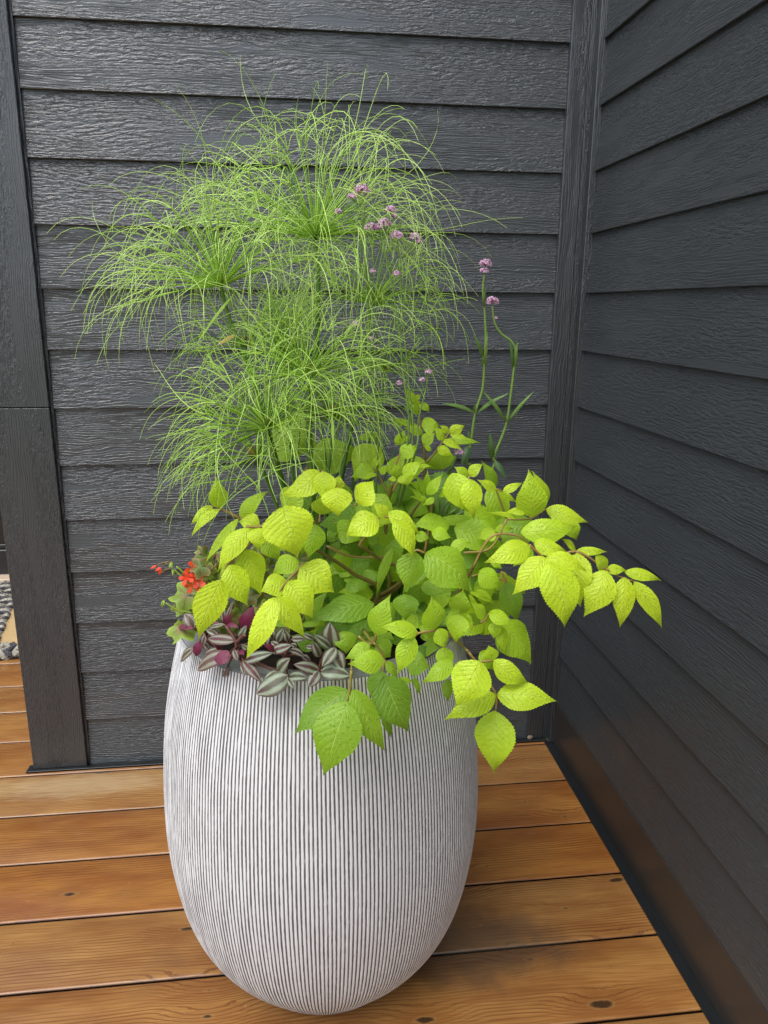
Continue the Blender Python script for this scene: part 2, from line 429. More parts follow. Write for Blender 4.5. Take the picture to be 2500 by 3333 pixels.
mb = MB()
b = 0.1905; d0 = 0.2264
nx = 2
for j in range(-12, 22):
    yc = -(d0 + j * b) + b / 2; hw = b / 2 - .0018
    prof = [(-hw, -.035), (-hw, -.006), (-hw + .0012, -.0028), (-hw + .0035, -.0008), (-hw + .007, 0), (0, .0004 * rng.uniform(-1, 1.5)),
            (hw - .007, 0), (hw - .0035, -.0008), (hw - .0012, -.0028), (hw, -.006), (hw, -.035)]
    xs = [-4.2, -.5, -.012 + 0]
    V = []; U = []
    uo = rng.uniform(0, 40); vo_ = rng.uniform(0, 40); dz = rng.uniform(-.0006, .0006)
    for x in xs:
        for (dy, z) in prof: V.append((x, yc + dy, z + dz)); U.append((x + uo, dy + vo_))
    n = len(prof); F = []
    for i in range(len(xs) - 1):
        for q in range(n - 1): F.append((i * n + q, (i + 1) * n + q, (i + 1) * n + q + 1, i * n + q + 1))
    mb.add(V, F, U, rng.uniform(0, 1))
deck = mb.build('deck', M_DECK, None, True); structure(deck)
structure(mesh_obj('deck_underside', [(-4.2, -4.0, -.034), (-.012, -4.0, -.034), (-.012, 2.6, -.034), (-4.2, 2.6, -.034)], [(0, 1, 2, 3)], M_BACKING))

# ------------------------------------------------------------------ walls
def lap_boards(mb, a0, a1, plane, nrow, first=0):
    """rows of tapered lap boards. plane: 'back' (x from a0 to a1, face towards -y) or 'side' (y from a0 to a1, face towards -x)"""
    for kx in range(first, nrow):
        z0 = kx * S - .003; z1 = z0 + S + .012
        uo, vo_ = rng.uniform(0, 60), rng.uniform(0, 60)
        pr = [(0.0115, z0 + .0005), (0.0012, z0), (0.0, z0 + .0014), (0.0108, z1)]
        n = len(pr); xs = np.linspace(a0, a1, 9); V = []; U = []
        for x in xs:
            wv = .0006 * math.sin(x * 3.1 + kx * 1.7)
            for (dd, z) in pr:
                zz = z + wv
                V.append((x, dd, zz) if plane == 'back' else (dd, x, zz))
                U.append((x + uo, zz - z0 + dd + vo_))
        F = []
        for i in range(len(xs) - 1):
            for q in range(n - 1):
                f = (i * n + q, (i + 1) * n + q, (i + 1) * n + q + 1, i * n + q + 1)
                F.append(f if plane == 'back' else f[::-1])
        for e in (0, len(xs) - 1): F.append(tuple(e * n + q for q in range(n)))
        mb.add(V, F, U)

XL, XR = -1.4128, -0.0739
NR = 19
wb = empty('siding_wall', (-.75, .02, 0), 'dark charcoal lap siding wall facing the camera behind the planter', 'wall')
m = MB(); lap_boards(m, XL, XR, 'back', NR); m.build('siding', M_SIDING, wb, False)
m = MB(); box(m, -1.565, .1, .0125, .14, 0, NR * S); m.build('wall_core', M_BACKING, wb, False)
m = MB(); box(m, -1.572, XL - .007, -.014, .012, .006, 1.0655, 'z', (3, 3)); box(m, -1.572, XL - .007, -.014, .012, 1.0675, NR * S, 'z', (9, 5))
box(m, XL - .007, XL, -.001, .011, .006, NR * S, 'z', (9, 5), .0005)
box(m, -1.5725, -1.5655, .0125, .16, .006, NR * S, 'z', (19, 5), .0005)
m.build('corner_board', M_TRIM, wb, False)
m = MB(); box(m, XR, -.0265, -.013, .0115, .006, NR * S, 'z', (21, 2)); m.build('corner_board', M_TRIM, wb, False)
m = MB(); box(m, -1.590, -.014, -.0265, -.0145, .0008, .0065, 'x', (0, 0), .0008)
box(m, -1.590, -.014, -.0265, .012, .0006, .0040, 'x', (0, 0), .0005)
m.build('flashing', M_FLASH, wb, False)

wr = empty('siding_wall', (.02, -1.8, 0), 'dark charcoal lap siding wall running along the right side of the deck', 'wall')
m = MB(); lap_boards(m, -3.9, -.0425, 'side', NR, 1); m.build('siding', M_SIDING, wr, False)
m = MB(); box(m, -.001, .0115, -3.9, -.043, .004, S - .0042, 'y', (5, 5)); m.build('baseboard', M_BASE, wr, False)
m = MB(); box(m, .0125, .14, -3.9, .008, 0, NR * S); m.build('wall_core', M_BACKING, wr, False)
m = MB(); box(m, -.0125, .0115, -.042, -.0135, .006, NR * S, 'z', (31, 12)); box(m, -.0258, -.0002, -.0128, .009, .006, NR * S, 'z', (35, 12), .001)
m.build('corner_board', M_TRIM, wr, False)
m = MB(); box(m, -.026, .012, -3.9, -.0275, .0006, .0042, 'y', (0, 0), .0006); m.build('flashing', M_FLASH, wr, False)

# ------------------------------------------------------------------ far left: door, sill, mat
dr = empty('entry_door', (-2.4, 1.70, 0), 'dark glazed door glimpsed past the left corner board', 'door')
m = MB(); box(m, -2.95, -1.75, 1.68, 1.73, .035, .16, 'x', (0, 0), .004); box(m, -2.95, -2.86, 1.68, 1.73, .162, 2.1, 'z', (0, 0), .004)
box(m, -1.86, -1.75, 1.68, 1.73, .162, 2.1, 'z', (0, 0), .004)
m.build('door_frame', M_FLASH, dr, False)
kk = NT('dark_glass'); kk.P(Base_Color=(.012, .011, .010), Roughness=.12)
m = MB(); box(m, -2.859, -1.861, 1.70, 1.715, .1615, 2.1); m.build('door_glass', kk.m, dr, False)
m = MB(); box(m, -2.859, -1.861, 1.690, 1.6995, .1625, .185, 'x', (0, 0), .003); m.build('glazing_bead', M_FLASH, dr, False)
M_SILL = simple('pale_wood_sill', (.52, .40, .28), .5, .2, 30)
m = MB(); box(m, -3.0, -1.7, 1.60, 1.678, .001, .034, 'x', (0, 0), .003)
sill = m.build('door_sill', M_SILL, None, False); sill['label'] = 'pale wooden sill under the dark door at the left'; sill['category'] = 'sill'

def rope_braid(mb, p0, p1, width=.05):
    p0 = np.array(p0, float); p1 = np.array(p1, float); L = np.linalg.norm(p1 - p0); ax = (p1 - p0) / L
    sd_ = np.cross(ax, [0, 0, 1.]); n = int(L / .004)
    t = np.linspace(0, L, n)
    for i in range(6):
        ph = t / .13 * 2 * math.pi + i * math.pi / 3
        P = p0 + t[:, None] * ax + (np.sin(ph) * width)[:, None] * sd_ + np.stack([0 * t, 0 * t, .014 + .009 * np.cos(2 * ph + i)], 1)
        tube(mb, P, .011, .011, 6, T=float(i % 2))
mt = empty('doormat', (-1.5, 1.1, 0), 'tan coir doormat with a grey and cream braided rope border', 'doormat')
k = NT('coir'); g = k.n('ShaderNodeTexCoord').outputs['Object']
k.P(Base_Color=k.mix(k.noise(g, 160, 4, .7), (.38, .24, .09), (.66, .47, .22)), Roughness=.95, Normal=k.bump(k.noise(g, 320, 2), .004))
A_ = np.array((-2.01, .80, 0)); B_ = np.array((-2.165, 1.62, 0)); C_ = np.array((-1.25, .86, 0)); D_ = C_ + B_ - A_
V = []; 
for z in (.002, .016):
    for q in (A_, C_, D_, B_): V.append((q[0], q[1], z))
m = MB(); m.add(V, [(3, 2, 1, 0), (4, 5, 6, 7), (0, 1, 5, 4), (1, 2, 6, 5), (2, 3, 7, 6), (3, 0, 4, 7)]); m.build('mat_pile', k.m, mt, False)
k = NT('braided_rope'); tn = k.attr('tint'); u, v = k.uvxy()
tw = k.math('SINE', k.math('ADD', k.math('MULTIPLY', u, 500), k.math('MULTIPLY', v, 200)))
k.P(Base_Color=k.mix(tn, (.07, .065, .07), (.40, .37, .29)), Roughness=.9, Normal=k.bump(tw, .002))
m = MB(); rope_braid(m, A_ - (C_ - A_) * .12, C_, .048); rope_braid(m, A_, B_, .04); m.build('rope_border', k.m, mt, True)

# ------------------------------------------------------------------ planter
PX, PY, PH = -0.748, -0.744, 0.757
KT = np.array([0, .04, .1, .18, .3, .45, .62, .8, 1.0]); KR = np.array([.172, .196, .233, .2685, .2950, .3085, .3065, .293, .259])
def nspline(t0, y, x):
    n = len(t0); h = np.diff(t0); A = np.zeros((n, n)); bb = np.zeros(n); A[0, 0] = A[-1, -1] = 1
    for i in range(1, n - 1):
        A[i, i - 1] = h[i - 1]; A[i, i] = 2 * (h[i - 1] + h[i]); A[i, i + 1] = h[i]; bb[i] = 3 * ((y[i + 1] - y[i]) / h[i] - (y[i] - y[i - 1]) / h[i - 1])
    mm = np.linalg.solve(A, bb); kq = np.clip(np.searchsorted(t0, x) - 1, 0, n - 2); d = x - t0[kq]
    c1 = (y[kq + 1] - y[kq]) / h[kq] - h[kq] * (2 * mm[kq] + mm[kq + 1]) / 3
    return y[kq] + c1 * d + mm[kq] * d * d + (mm[kq + 1] - mm[kq]) / (3 * h[kq]) * d ** 3
def pot_r(z): return nspline(KT, KR, np.clip(np.asarray(z, float) / PH, 0, 1))

pot = empty('planter', (PX, PY, 0), 'tall egg-shaped white planter with fine vertical dark grooves standing on the deck', 'planter')
NC = NRIB * 8; rows = 84
zz = PH * np.linspace(0, 1, rows) ** 1.25
th = np.linspace(0, 2 * math.pi, NC, endpoint=False)
rr = pot_r(zz)
edge = np.minimum(1, (PH - zz) / .006)            # grooves die at the rim
phv = th / (2 * math.pi) * NRIB
gro = .5 - .5 * np.cos(2 * math.pi * phv)         # 1 in the middle of a groove
gro = np.clip((gro - .55) / .3, 0, 1)
jit = .75 + .25 * np.sin(zz[:, None] * 37 + np.floor(phv)[None, :] * 2.4)
RRm = rr[:, None] - .0010 * gro[None, :] * edge[:, None] * jit
RRm[0] = rr[0] - .004
V = np.stack([RRm * np.cos(th), RRm * np.sin(th), np.repeat(zz[:, None], NC, 1)], -1).reshape(-1, 3)
U = np.stack([np.tile(phv, rows), np.repeat(zz, NC)], 1)
I = np.arange((rows - 1) * NC).reshape(rows - 1, NC); Jn = np.roll(I, -1, axis=1)
F = np.stack([I, Jn, Jn + NC, I + NC], -1).reshape(-1, 4)
body = mesh_obj('pot_body', V, F, M_POT, pot, True, U)
m = MB(); n = 120; t2 = np.linspace(0, 2 * math.pi, n, endpoint=False)
prof = [(KR[-1] - .0015, PH - .003), (KR[-1] - .001, PH + .0005), (KR[-1] - .004, PH + .003), (KR[-1] - .032, PH + .003), (KR[-1] - .037, PH), (KR[-1] - .038, PH - .08)]
V = [(r * math.cos(a), r * math.sin(a), z) for (r, z) in prof for a in t2]
F = [(i * n + j, i * n + (j + 1) % n, (i + 1) * n + (j + 1) % n, (i + 1) * n + j) for i in range(len(prof) - 1) for j in range(n)]
mesh_obj('rim', V, F, M_RIM, pot, True)
V = [(0, 0, PH - .035)]; F = []
for i in range(1, 13):
    for j in range(48):
        r = i / 12 * (KR[-1] - .037); a = j / 48 * 2 * math.pi
        V.append((r * math.cos(a), r * math.sin(a), PH - .038 + .012 * mnoise.noise(Vector((r * 25 * math.cos(a), r * 25 * math.sin(a), 0)))))
for j in range(48): F.append((0, 1 + j, 1 + (j + 1) % 48))
for i in range(11):
    for j in range(48):
        a = 1 + i * 48; F.append((a + j, a + 48 + j, a + 48 + (j + 1) % 48, a + (j + 1) % 48))
soil = mesh_obj('soil', V, F, M_SOIL, pot, True)

def clear_pot(P, off=.004):
    """move points that would sit inside the planter wall to its outside, towards the viewer"""
    P = np.array(P, float); sh = P.shape; P = P.reshape(-1, 3)
    dx = P[:, 0] - PX; dy = P[:, 1] - PY
    rr = pot_r(P[:, 2]) + off
    ins = (P[:, 2] < PH + .006) & (dx * dx + dy * dy < rr * rr) & (np.abs(dx) < rr) & (dx * dx + dy * dy > (KR[-1] * .62) ** 2) & (dy < .05)
    ins |= (P[:, 2] < PH - .045) & (dx * dx + dy * dy < rr * rr)
    P[ins, 1] = PY - np.sqrt(np.maximum(rr[ins] ** 2 - dx[ins] ** 2, 0))
    return P.reshape(sh)

# ------------------------------------------------------------------ leaf builder
PR_OV = ([0, .02, .06, .12, .2, .3, .42, .55, .68, .78, .86, .92, .96, 1], [0, .17, .38, .62, .85, .98, 1, .86, .59, .36, .19, .09, .04, 0])
PR_LAN = ([0, .05, .15, .3, .5, .7, .85, .95, 1], [.12, .45, .8, 1, .95, .72, .42, .14, 0])
PR_TRAD = ([0, .04, .12, .25, .42, .6, .78, .9, .97, 1], [.12, .45, .75, .96, 1, .9, .62, .33, .1, 0])
def leaf(mb, P0, P1, W, tint=0.0, prof=PR_OV, arch=.10, fold=.16, bend=0.0, twist=0.0, serr=.05, rows=46, half=3, wav=.03, tip=0.0, up=.55, rs=None, pot_clear=True, vdir=None):
    rs = rs or rng
    P0 = np.asarray(P0, float); P1 = np.asarray(P1, float)
    ax = P1 - P0; L = np.linalg.norm(ax); ax = ax / L
    vd = nrm(CAM - (P0 + P1) / 2) if vdir is None else nrm(np.asarray(vdir, float))
    N = nrm(vd + np.array([rs.uniform(-.22, .22), 0, up + rs.uniform(-.2, .2)]))
    side = nrm(np.cross(ax, N)); N = np.cross(side, ax)
    if twist: 
        c, s_ = math.cos(twist), math.sin(twist); side, N = c * side + s_ * N, c * N - s_ * side
    t = np.linspace(0, 1, rows); hw = np.interp(t, *prof) * W / 2
    # smooth the profile a little
    hw[1:-1] = .25 * hw[:-2] + .5 * hw[1:-1] + .25 * hw[2:]
    ph1, ph2 = rs.uniform(0, 6, 2)
    cen = P0 + ax * (t * L)[:, None] + N * (arch * L * np.sin(np.pi * t ** .9))[:, None] + side * (bend * L * np.sin(np.pi * t))[:, None] - N * (tip * L * np.clip(t - .62, 0, 1) ** 2 / .145)[:, None]
    V = []; U = []
    cols = np.linspace(-1, 1, 2 * half + 1)
    for sx in cols:
        q = abs(sx); sg = 1 if sx >= 0 else -1
        w_ = hw * q
        if q > .99 and serr:
            tooth = (np.arange(rows) % 2) * 1.0
            irr = .6 + .6 * np.abs(np.sin(np.arange(rows) * 1.3 + ph1 + sg))
            w_ = w_ + tooth * irr * serr * W * .5 * (hw > 0) * np.clip(hw / (W * .2), 0, 1)
        lift = -fold * hw * q ** 1.4 * (1 + .0 * t)
        ripple = wav * W * q * np.sin(t * 7.5 * 2 * np.pi - q * 1.6 * np.pi * 1.2 + 0) * .07 + wav * W * q * np.sin(t * 9 + ph2 + sg * 1.3) * .9
        pos = cen + side * (sg * w_)[:, None] + N * (lift + ripple)[:, None]
        V.append(pos); U.append(np.stack([t, np.full(rows, sx)], 1))
    V = np.stack(V, 1).reshape(-1, 3); U = np.stack(U, 1).reshape(-1, 2)
    c = len(cols)
    if pot_clear: V = clear_pot(V)
    F = [(i * c + j, i * c + j + 1, (i + 1) * c + j + 1, (i + 1) * c + j) for i in range(rows - 1) for j in range(c - 1)]
    mb.add(V, F, U, tint)

# ------------------------------------------------------------------ golden shrub (compound leaves)
# offsets of the close-ups the positions were measured in (3 px there = 1 px of the photo)
OFF = {'A': (600, 1500), 'B': (1000, 1250), 'C': (1450, 1400), 'D': (1700, 1500), 'E': (950, 1850), 'F': (1350, 1800)}
# each group is one compound leaf: base x y, tip x y, width, depth, tint, [bend]
LEAVES = [
 ('A', [(1320,95,955,330,200,-.95,0,-.16),(1355,100,1365,390,172,-.97,.02),(1500,258,1500,535,240,-1.0,.03),(1490,265,1512,145,125,-.93,.05),(1325,525,1375,335,170,-.92,.25)], [(1490,265,1425,180,1340,95),(1320,600,1325,520)]),
 ('A', [(352,462,315,175,150,-.93,.25),(278,440,65,610,95,-.93,.12),(345,470,78,735,90,-.95,.15)], [(540,560,350,462,278,438)]),
 ('A', [(538,555,792,300,130,-.9,.28),(738,635,540,590,165,-.96,.1),(530,562,205,980,105,-.93,.2)], [(540,560,740,640)]),
 ('A', [(630,655,335,1060,170,-.98,.05),(580,710,358,990,110,-.9,.3),(735,650,718,862,150,-1.0,.06),(960,440,1108,920,405,-1.03,.03)], [(600,640,740,640,860,560)]),
 ('A', [(590,865,742,1285,262,-.97,.12),(440,1015,618,1398,235,-1.0,.1),(366,1160,152,1712,255,-1.05,.08),(418,1005,340,1150,50,-.97,.3)], [(366,1165,430,1010,590,862,690,740)]),
 ('A', [(1130,1040,1452,1272,310,-1.02,.06),(1112,975,870,1100,185,-.95,.3),(1002,1175,752,1272,190,-1.0,.12),(1010,1175,1248,1525,245,-1.03,.04),(890,1330,1170,1698,205,-1.05,.06),(888,1332,600,1915,200,-1.08,.05,-.06)], [(1175,1000,1000,1178,892,1335)]),
 ('A', [(1280,615,1212,935,205,-.93,.42),(1165,600,1150,915,165,-.9,.5),(790,740,935,962,160,-.88,.4),(970,460,1155,250,230,-.88,.2),(1110,560,1262,240,135,-.8,.75)], [(1280,615,1250,560)]),
 ('B', [(480,1162,645,945,245,-.97,.08)], [(470,1190,480,1160)]),
 ('B', [(692,1305,385,1468,235,-1.0,.04),(800,1300,650,1160,125,-.99,.08),(850,1320,1045,1690,165,-1.05,.06,-.04),(790,1250,1092,1452,140,-1.02,.1),(680,1310,845,1345,90,-.96,.2)], [(510,1570,610,1420,700,1305,800,1300,850,1310)]),
 ('B', [(45,740,498,640,285,-.68,.45),(735,520,465,540,105,-.60,.5),(700,600,470,935,250,-.74,.3),(-340,450,95,600,390,-.60,.55)], [(40,750,-60,900)]),
 ('B', [(640,812,738,688,62,-.84,.25),(642,812,440,900,135,-.82,.35),(682,880,538,935,55,-.84,.2),(715,882,770,795,80,-.84,.3)], [(800,1085,720,930,640,815)]),
 ('B', [(930,680,972,990,310,-.77,.32),(905,690,1075,600,130,-.85,.3),(872,600,955,455,90,-.83,.32),(950,565,1010,490,45,-.83,.35),(865,902,862,785,105,-.88,.3),(930,890,1110,760,130,-.87,.28),(945,880,978,990,130,-.88,.22),(1080,810,1222,806,48,-.86,.3),(872,930,788,928,48,-.9,.2)], [(805,1090,835,960,862,800,905,688),(805,1090,915,910)]),
 ('B', [(1095,235,955,22,88,-.72,.35),(1095,190,1195,268,80,-.73,.35),(1050,140,1112,105,50,-.72,.3),(1105,300,955,150,65,-.72,.4),(1115,400,1290,395,150,-.74,.35),(1105,440,820,330,78,-.73,.35),(1130,485,955,430,90,-.75,.3),(945,400,800,382,40,-.70,.4),(1130,585,1245,475,115,-.78,.28)], [(1140,1000,1135,640,1105,420,1095,190)]),
 ('B', [(1340,542,1245,425,105,-.80,.15),(1382,472,1300,405,62,-.80,.15),(1386,470,1532,403,100,-.80,.1),(1390,488,1562,532,68,-.80,.12),(1322,552,1505,642,82,-.80,.1),(1270,622,1415,695,90,-.80,.12),(1212,650,1132,598,60,-.8,.25),(1360,545,1680,565,75,-.74,.35),(1320,838,1290,635,270,-.70,.38)], [(1165,770,1270,640,1390,472)]),
 ('B', [(1150,1180,985,1005,60,-.86,.32),(1150,1110,1045,880,62,-.85,.35),(1170,1085,1310,885,105,-.86,.3),(1175,1060,1180,855,80,-.84,.35),(1300,1095,1452,925,80,-.86,.3),(1285,1098,1435,1050,52,-.86,.25),(1180,1135,1005,1100,52,-.86,.35),(1130,1060,980,950,50,-.83,.35),(1240,1110,1130,1180,60,-.87,.3)], [(1145,1645,1190,1420,1210,1290,1225,1120)]),
 ('B', [(1215,1365,1752,1345,95,-.84,.42),(1215,1440,1400,1500,130,-.9,.35),(1395,1620,1588,1545,120,-.94,.35),(1240,1385,1650,1640,170,-.76,.72)], [(1215,1440,1212,1365)]),
 ('B', [(1150,1650,1600,2010,370,-1.03,.48),(1045,1632,975,2015,232,-1.03,.5),(1185,1715,942,2035,170,-.97,.62),(1055,1490,1192,1500,125,-.9,.45),(1105,1985,1462,2010,150,-.94,.6),(900,1540,1020,1590,100,-.86,.5)], [(1150,1650,1045,1635,930,1870)]),
 ('B', [(390,1905,618,1680,205,-.82,.6),(370,1990,600,1965,130,-.88,.6),(550,1920,690,1830,150,-.85,.62),(832,1598,680,2062,90,-.88,.5),(200,1535,358,1358,125,-.8,.55),(310,1440,525,1520,180,-.85,.5),(590,1470,735,1500,170,-.82,.6)], [(190,1580,420,1680,760,1692)]),
 ('B', [(835,1060,970,1050,120,-.7,.7),(960,1160,1190,1250,180,-.77,.5),(700,1165,1005,1290,110,-.80,.55),(470,1190,655,1240,140,-.85,.5),(880,1870,640,1760,160,-.75,.75),(480,1750,300,1900,170,-.76,.72),(700,1900,760,1700,120,-.74,.8),(250,1720,350,1960,130,-.8,.7),(1000,1200,860,1330,110,-.74,.7)], [(930,1870,720,1720,510,1570,480,1440),(670,2020,450,1850,230,1700)]),
 ('C', [(235,450,360,332,110,-.84,.15),(60,420,235,800,225,-.88,.12),(238,475,278,855,175,-.90,.1),(220,455,100,360,110,-.84,.25)], [(235,450,150,640)]),
 ('C', [(500,582,320,485,100,-.85,.15),(560,602,745,515,82,-.88,.12),(570,610,688,700,52,-.86,.2),(430,560,560,950,200,-.78,.42),(500,540,358,308,112,-.74,.5)], [(600,870,540,700,500,580,560,600)]),
 ('C', [(855,852,822,415,255,-.90,.2),(962,760,862,418,140,-.87,.15),(980,772,1372,892,155,-.88,.1),(735,1005,1275,925,215,-.93,.22),(1215,890,1285,1068,140,-.84,.3),(790,805,592,800,82,-.9,.12),(710,870,412,810,48,-.9,.15)], [(600,870,830,862,980,768)]),
 ('C', [(490,980,325,1060,135,-.88,.25),(480,972,665,960,80,-.89,.3),(822,1120,398,1282,205,-.98,.06),(845,1150,672,1322,150,-.93,.35),(860,1105,1168,1165,150,-.95,.08),(560,1240,612,1295,90,-.93,.3)], [(270,1342,370,1140,490,1020,700,1030,820,1120),(180,1200,440,1150,600,870)]),
 ('C', [(972,1240,668,1588,235,-1.0,.06),(975,1250,1368,1368,160,-1.0,.05),(1010,1295,1168,1912,318,-1.02,.07),(1285,1200,1318,1705,270,-.96,.1),(980,1300,880,1462,90,-.93,.35)], [(820,1120,910,1200,1010,1295)]),
 ('D', [(825,1070,610,1502,262,-.98,.08),(525,885,382,762,92,-.93,.06),(525,880,822,885,90,-.93,.1),(822,1060,712,900,130,-.94,.1),(822,1060,1012,1065,105,-.94,.12),(1000,1133,964,1612,190,-.98,.07),(998,1085,1352,1160,120,-.96,.08),(1090,1176,1356,1622,150,-.98,.12)], [(270,990,525,885,822,1060,950,1130,1092,1180),(525,885,690,960)]),
 ('C', [(330,1370,548,1535,175,-.95,.38),(450,1262,552,1352,70,-.93,.3),(590,1480,702,1865,190,-.85,.62),(545,1380,592,1482,60,-.87,.4)], [(255,1430,340,1400),(545,1380,592,1482,520,1440)]),
 ('C', [(130,1790,172,1568,190,-.96,.42),(395,1822,265,1688,130,-.98,.3),(420,1790,648,1862,150,-1.0,.32),(490,1870,470,2032,125,-1.0,.3),(300,1560,480,1700,80,-.9,.3),(230,1580,420,1650,40,-.93,.2),(240,1600,330,1760,30,-.93,.2),(225,1600,300,1820,28,-.93,.2)], [(270,1900,380,1860,420,1790)]),
 ('F', [(825,690,1135,1058,340,-.96,.42),(810,705,892,972,135,-.99,.25),(430,600,400,862,195,-1.03,.38),(440,560,280,690,90,-1.0,.4),(640,960,785,1140,150,-1.02,.45),(640,680,535,590,120,-.96,.6),(560,215,755,480,150,-.84,.8)], [(440,880,520,960)]),
 ('E', [(805,340,188,502,255,-.99,.6),(820,652,945,283,205,-1.05,.42),(930,330,990,482,110,-.98,.5),(1105,250,1110,498,215,-1.0,.58)], [(820,650,815,740,905,890)]),
 ('E', [(1398,592,1375,290,225,-1.06,.35),(1232,632,885,568,155,-1.10,.32),(1370,590,1225,430,185,-1.0,.6),(1410,640,1235,565,140,-1.04,.42),(1190,665,1045,1022,175,-1.1,.35),(1420,590,1505,782,160,-1.08,.32),(1480,770,1500,992,150,-1.06,.4),(1572,900,1280,1112,155,-1.07,.38),(1520,1080,1530,1295,110,-1.05,.6)], [(1180,700,1232,635,1408,605)]),
 ('E', [(830,742,960,862,200,-1.02,.55),(760,742,528,872,135,-1.06,.42),(500,610,530,828,190,-1.02,.5),(902,892,568,930,195,-1.10,.42),(915,905,1040,1075,110,-1.06,.5),(1120,900,1345,960,205,-1.05,.55),(1040,1090,1185,1100,78,-1.06,.45),(1190,1060,1252,1235,60,-1.06,.6)], [(650,662,740,735,815,742,905,890,885,1045)]),
 ('E', [(895,1050,1132,1572,350,-1.08,.72),(880,1000,830,1335,210,-1.06,.75),(880,1460,972,1650,90,-1.06,.75)], [(905,890,885,1045)]),
 ('E', [(590,1180,912,1762,235,-1.11,.62),(555,1190,28,1590,345,-1.07,.72),(545,1300,318,1995,405,-1.13,.58)], [(582,1000,565,1190,542,1300)]),
 ('F', [(640,1055,408,1482,350,-1.10,.12),(765,1052,1110,1266,180,-1.05,.12,.06),(765,1050,722,905,140,-1.04,.15),(792,1385,318,1612,225,-1.06,.18),(802,1385,1366,1440,262,-1.06,.15),(793,1540,765,2135,355,-1.05,.22)], [(520,960,650,1130,700,1230,795,1385,793,1540),(650,1060,765,1050)]),
 ('E', [(200,520,1370-950,0,0,0,0)], []),
 ('A', [(1190,1570,1392,1275,125,-.92,.55),(1145,1600,1375,1612,85,-.98,.5),(830,1578,1120,1600,70,-.96,.48),(1480,640,1400,790,90,-.82,.6),(1650,600,1510,765,170,-.84,.45)], []),
]
shrub = empty('golden_shrub', (PX + .04, PY, PH - .035), 'lime yellow shrub of large serrated compound leaves spilling over the planter', 'shrub')
rs = np.random.RandomState(11)
ctr = np.array([PX + .03, PY - .02, PH - .02])
allw = sorted([L_[4] * math.hypot(L_[2] - L_[0], L_[3] - L_[1]) for _, lv, _s in LEAVES for L_ in lv if len(L_) >= 7 and L_[4]], reverse=True)
small = MB()
for key, lv, stalks in LEAVES:
    ox, oy = OFF[key]
    lv = [L_ for L_ in lv if len(L_) >= 7 and L_[4]]
    if not lv: continue
    Y = sum(L_[5] for L_ in lv) / len(lv)
    if not stalks: stalks = [(lv[0][0], lv[0][1], lv[0][0] + 60, lv[0][1] + 60)]
    for st in stalks[::-1]:
        pts = [at(ox + st[i] / 3, oy + st[i + 1] / 3, Y + .012) for i in range(0, len(st), 2)]
        ms = MB(); tube(ms, smooth_path(clear_pot(np.array(pts), .006)), .0023, .0016, 6, T=rs.uniform(0, .35))
        part = ms.build('leaf_stalk', M_STALK, shrub)
    for L_ in lv:
        bx, by, tx, ty, wd, Y, tn = L_[:7]; bend = L_[7] if len(L_) > 7 else rs.uniform(-.06, .06)
        P0 = at(ox + bx / 3, oy + by / 3, Y)
        lenp = math.hypot(tx - bx, ty - by) / 3
        Lm = lenp / FPX * (Y - CAM[1])
        dY = -.22 * Lm if ty > by else -.02 * Lm
        P1 = at(ox + tx / 3, oy + ty / 3, Y + dY)
        P1 = P0 + (P1 - P0) * 1.06
        P0, P1 = clear_pot(np.array([P0, P1]), .008)
        W = wd / 3 / FPX * (Y - CAM[1]) * (1.27 if wd > 125 else 1.12)
        big = wd * math.hypot(tx - bx, ty - by) > allw[100]
        mb = MB() if big else small
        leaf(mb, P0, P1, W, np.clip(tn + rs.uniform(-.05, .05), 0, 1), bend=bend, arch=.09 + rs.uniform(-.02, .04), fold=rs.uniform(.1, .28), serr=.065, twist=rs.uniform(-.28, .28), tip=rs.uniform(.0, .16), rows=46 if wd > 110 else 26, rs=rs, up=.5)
        if big: mb.build('leaflet', M_LEAF, part)
sm = small.build('small_leaflets', M_LEAF, shrub); sm['kind'] = 'stuff'
# main stems
for (key, st, Y0, Y1, r) in [('B', (775, 2050, 765, 1700, 770, 1340, 800, 1100, 830, 970), -.80, -.86, .0042), ('B', (960, 1900, 720, 1720, 510, 1570), -.84, -.93, .004),
                             ('B', (700, 2060, 450, 1850, 230, 1700, -20, 1560), -.85, -.93, .004), ('B', (1100, 1800, 1145, 1645, 1190, 1420, 1225, 1120), -.82, -.85, .004),
                             ('B', (1000, 1500, 1060, 1230, 1135, 1000, 1140, 640, 1100, 400), -.76, -.74, .0035), ('B', (1060, 1500, 1010, 1310, 1105, 1150), -.78, -.80, .003),
                             ('C', (60, 1700, 270, 1342, 370, 1140), -.86, -.9, .003), ('C', (-60, 1300, 180, 1200, 440, 1150, 600, 870), -.8, -.88, .003),
                             ('F', (300, 760, 440, 880, 520, 960), -.95, -1.05, .003), ('E', (700, 600, 760, 690, 815, 742), -1.0, -1.06, .0028),
                             ('E', (620, 700, 590, 850, 582, 1000), -.99, -1.04, .0026)]:
    ox, oy = OFF[key]; n = len(st) // 2
    pts = np.array([at(ox + st[2 * i] / 3, oy + st[2 * i + 1] / 3, Y0 + (Y1 - Y0) * i / (n - 1)) for i in range(n)])
    root = np.array([ctr[0] + rs.uniform(-.05, .05), ctr[1] + rs.uniform(-.05, .05), PH - .04])
    if key == 'B' and st[1] >= 1500: pts = np.vstack([root, pts])
    ms = MB(); tube(ms, smooth_path(clear_pot(pts, .006)), r, r * .65, 7, T=rs.uniform(.6, 1)); ms.build('main_stem', M_STALK, shrub)
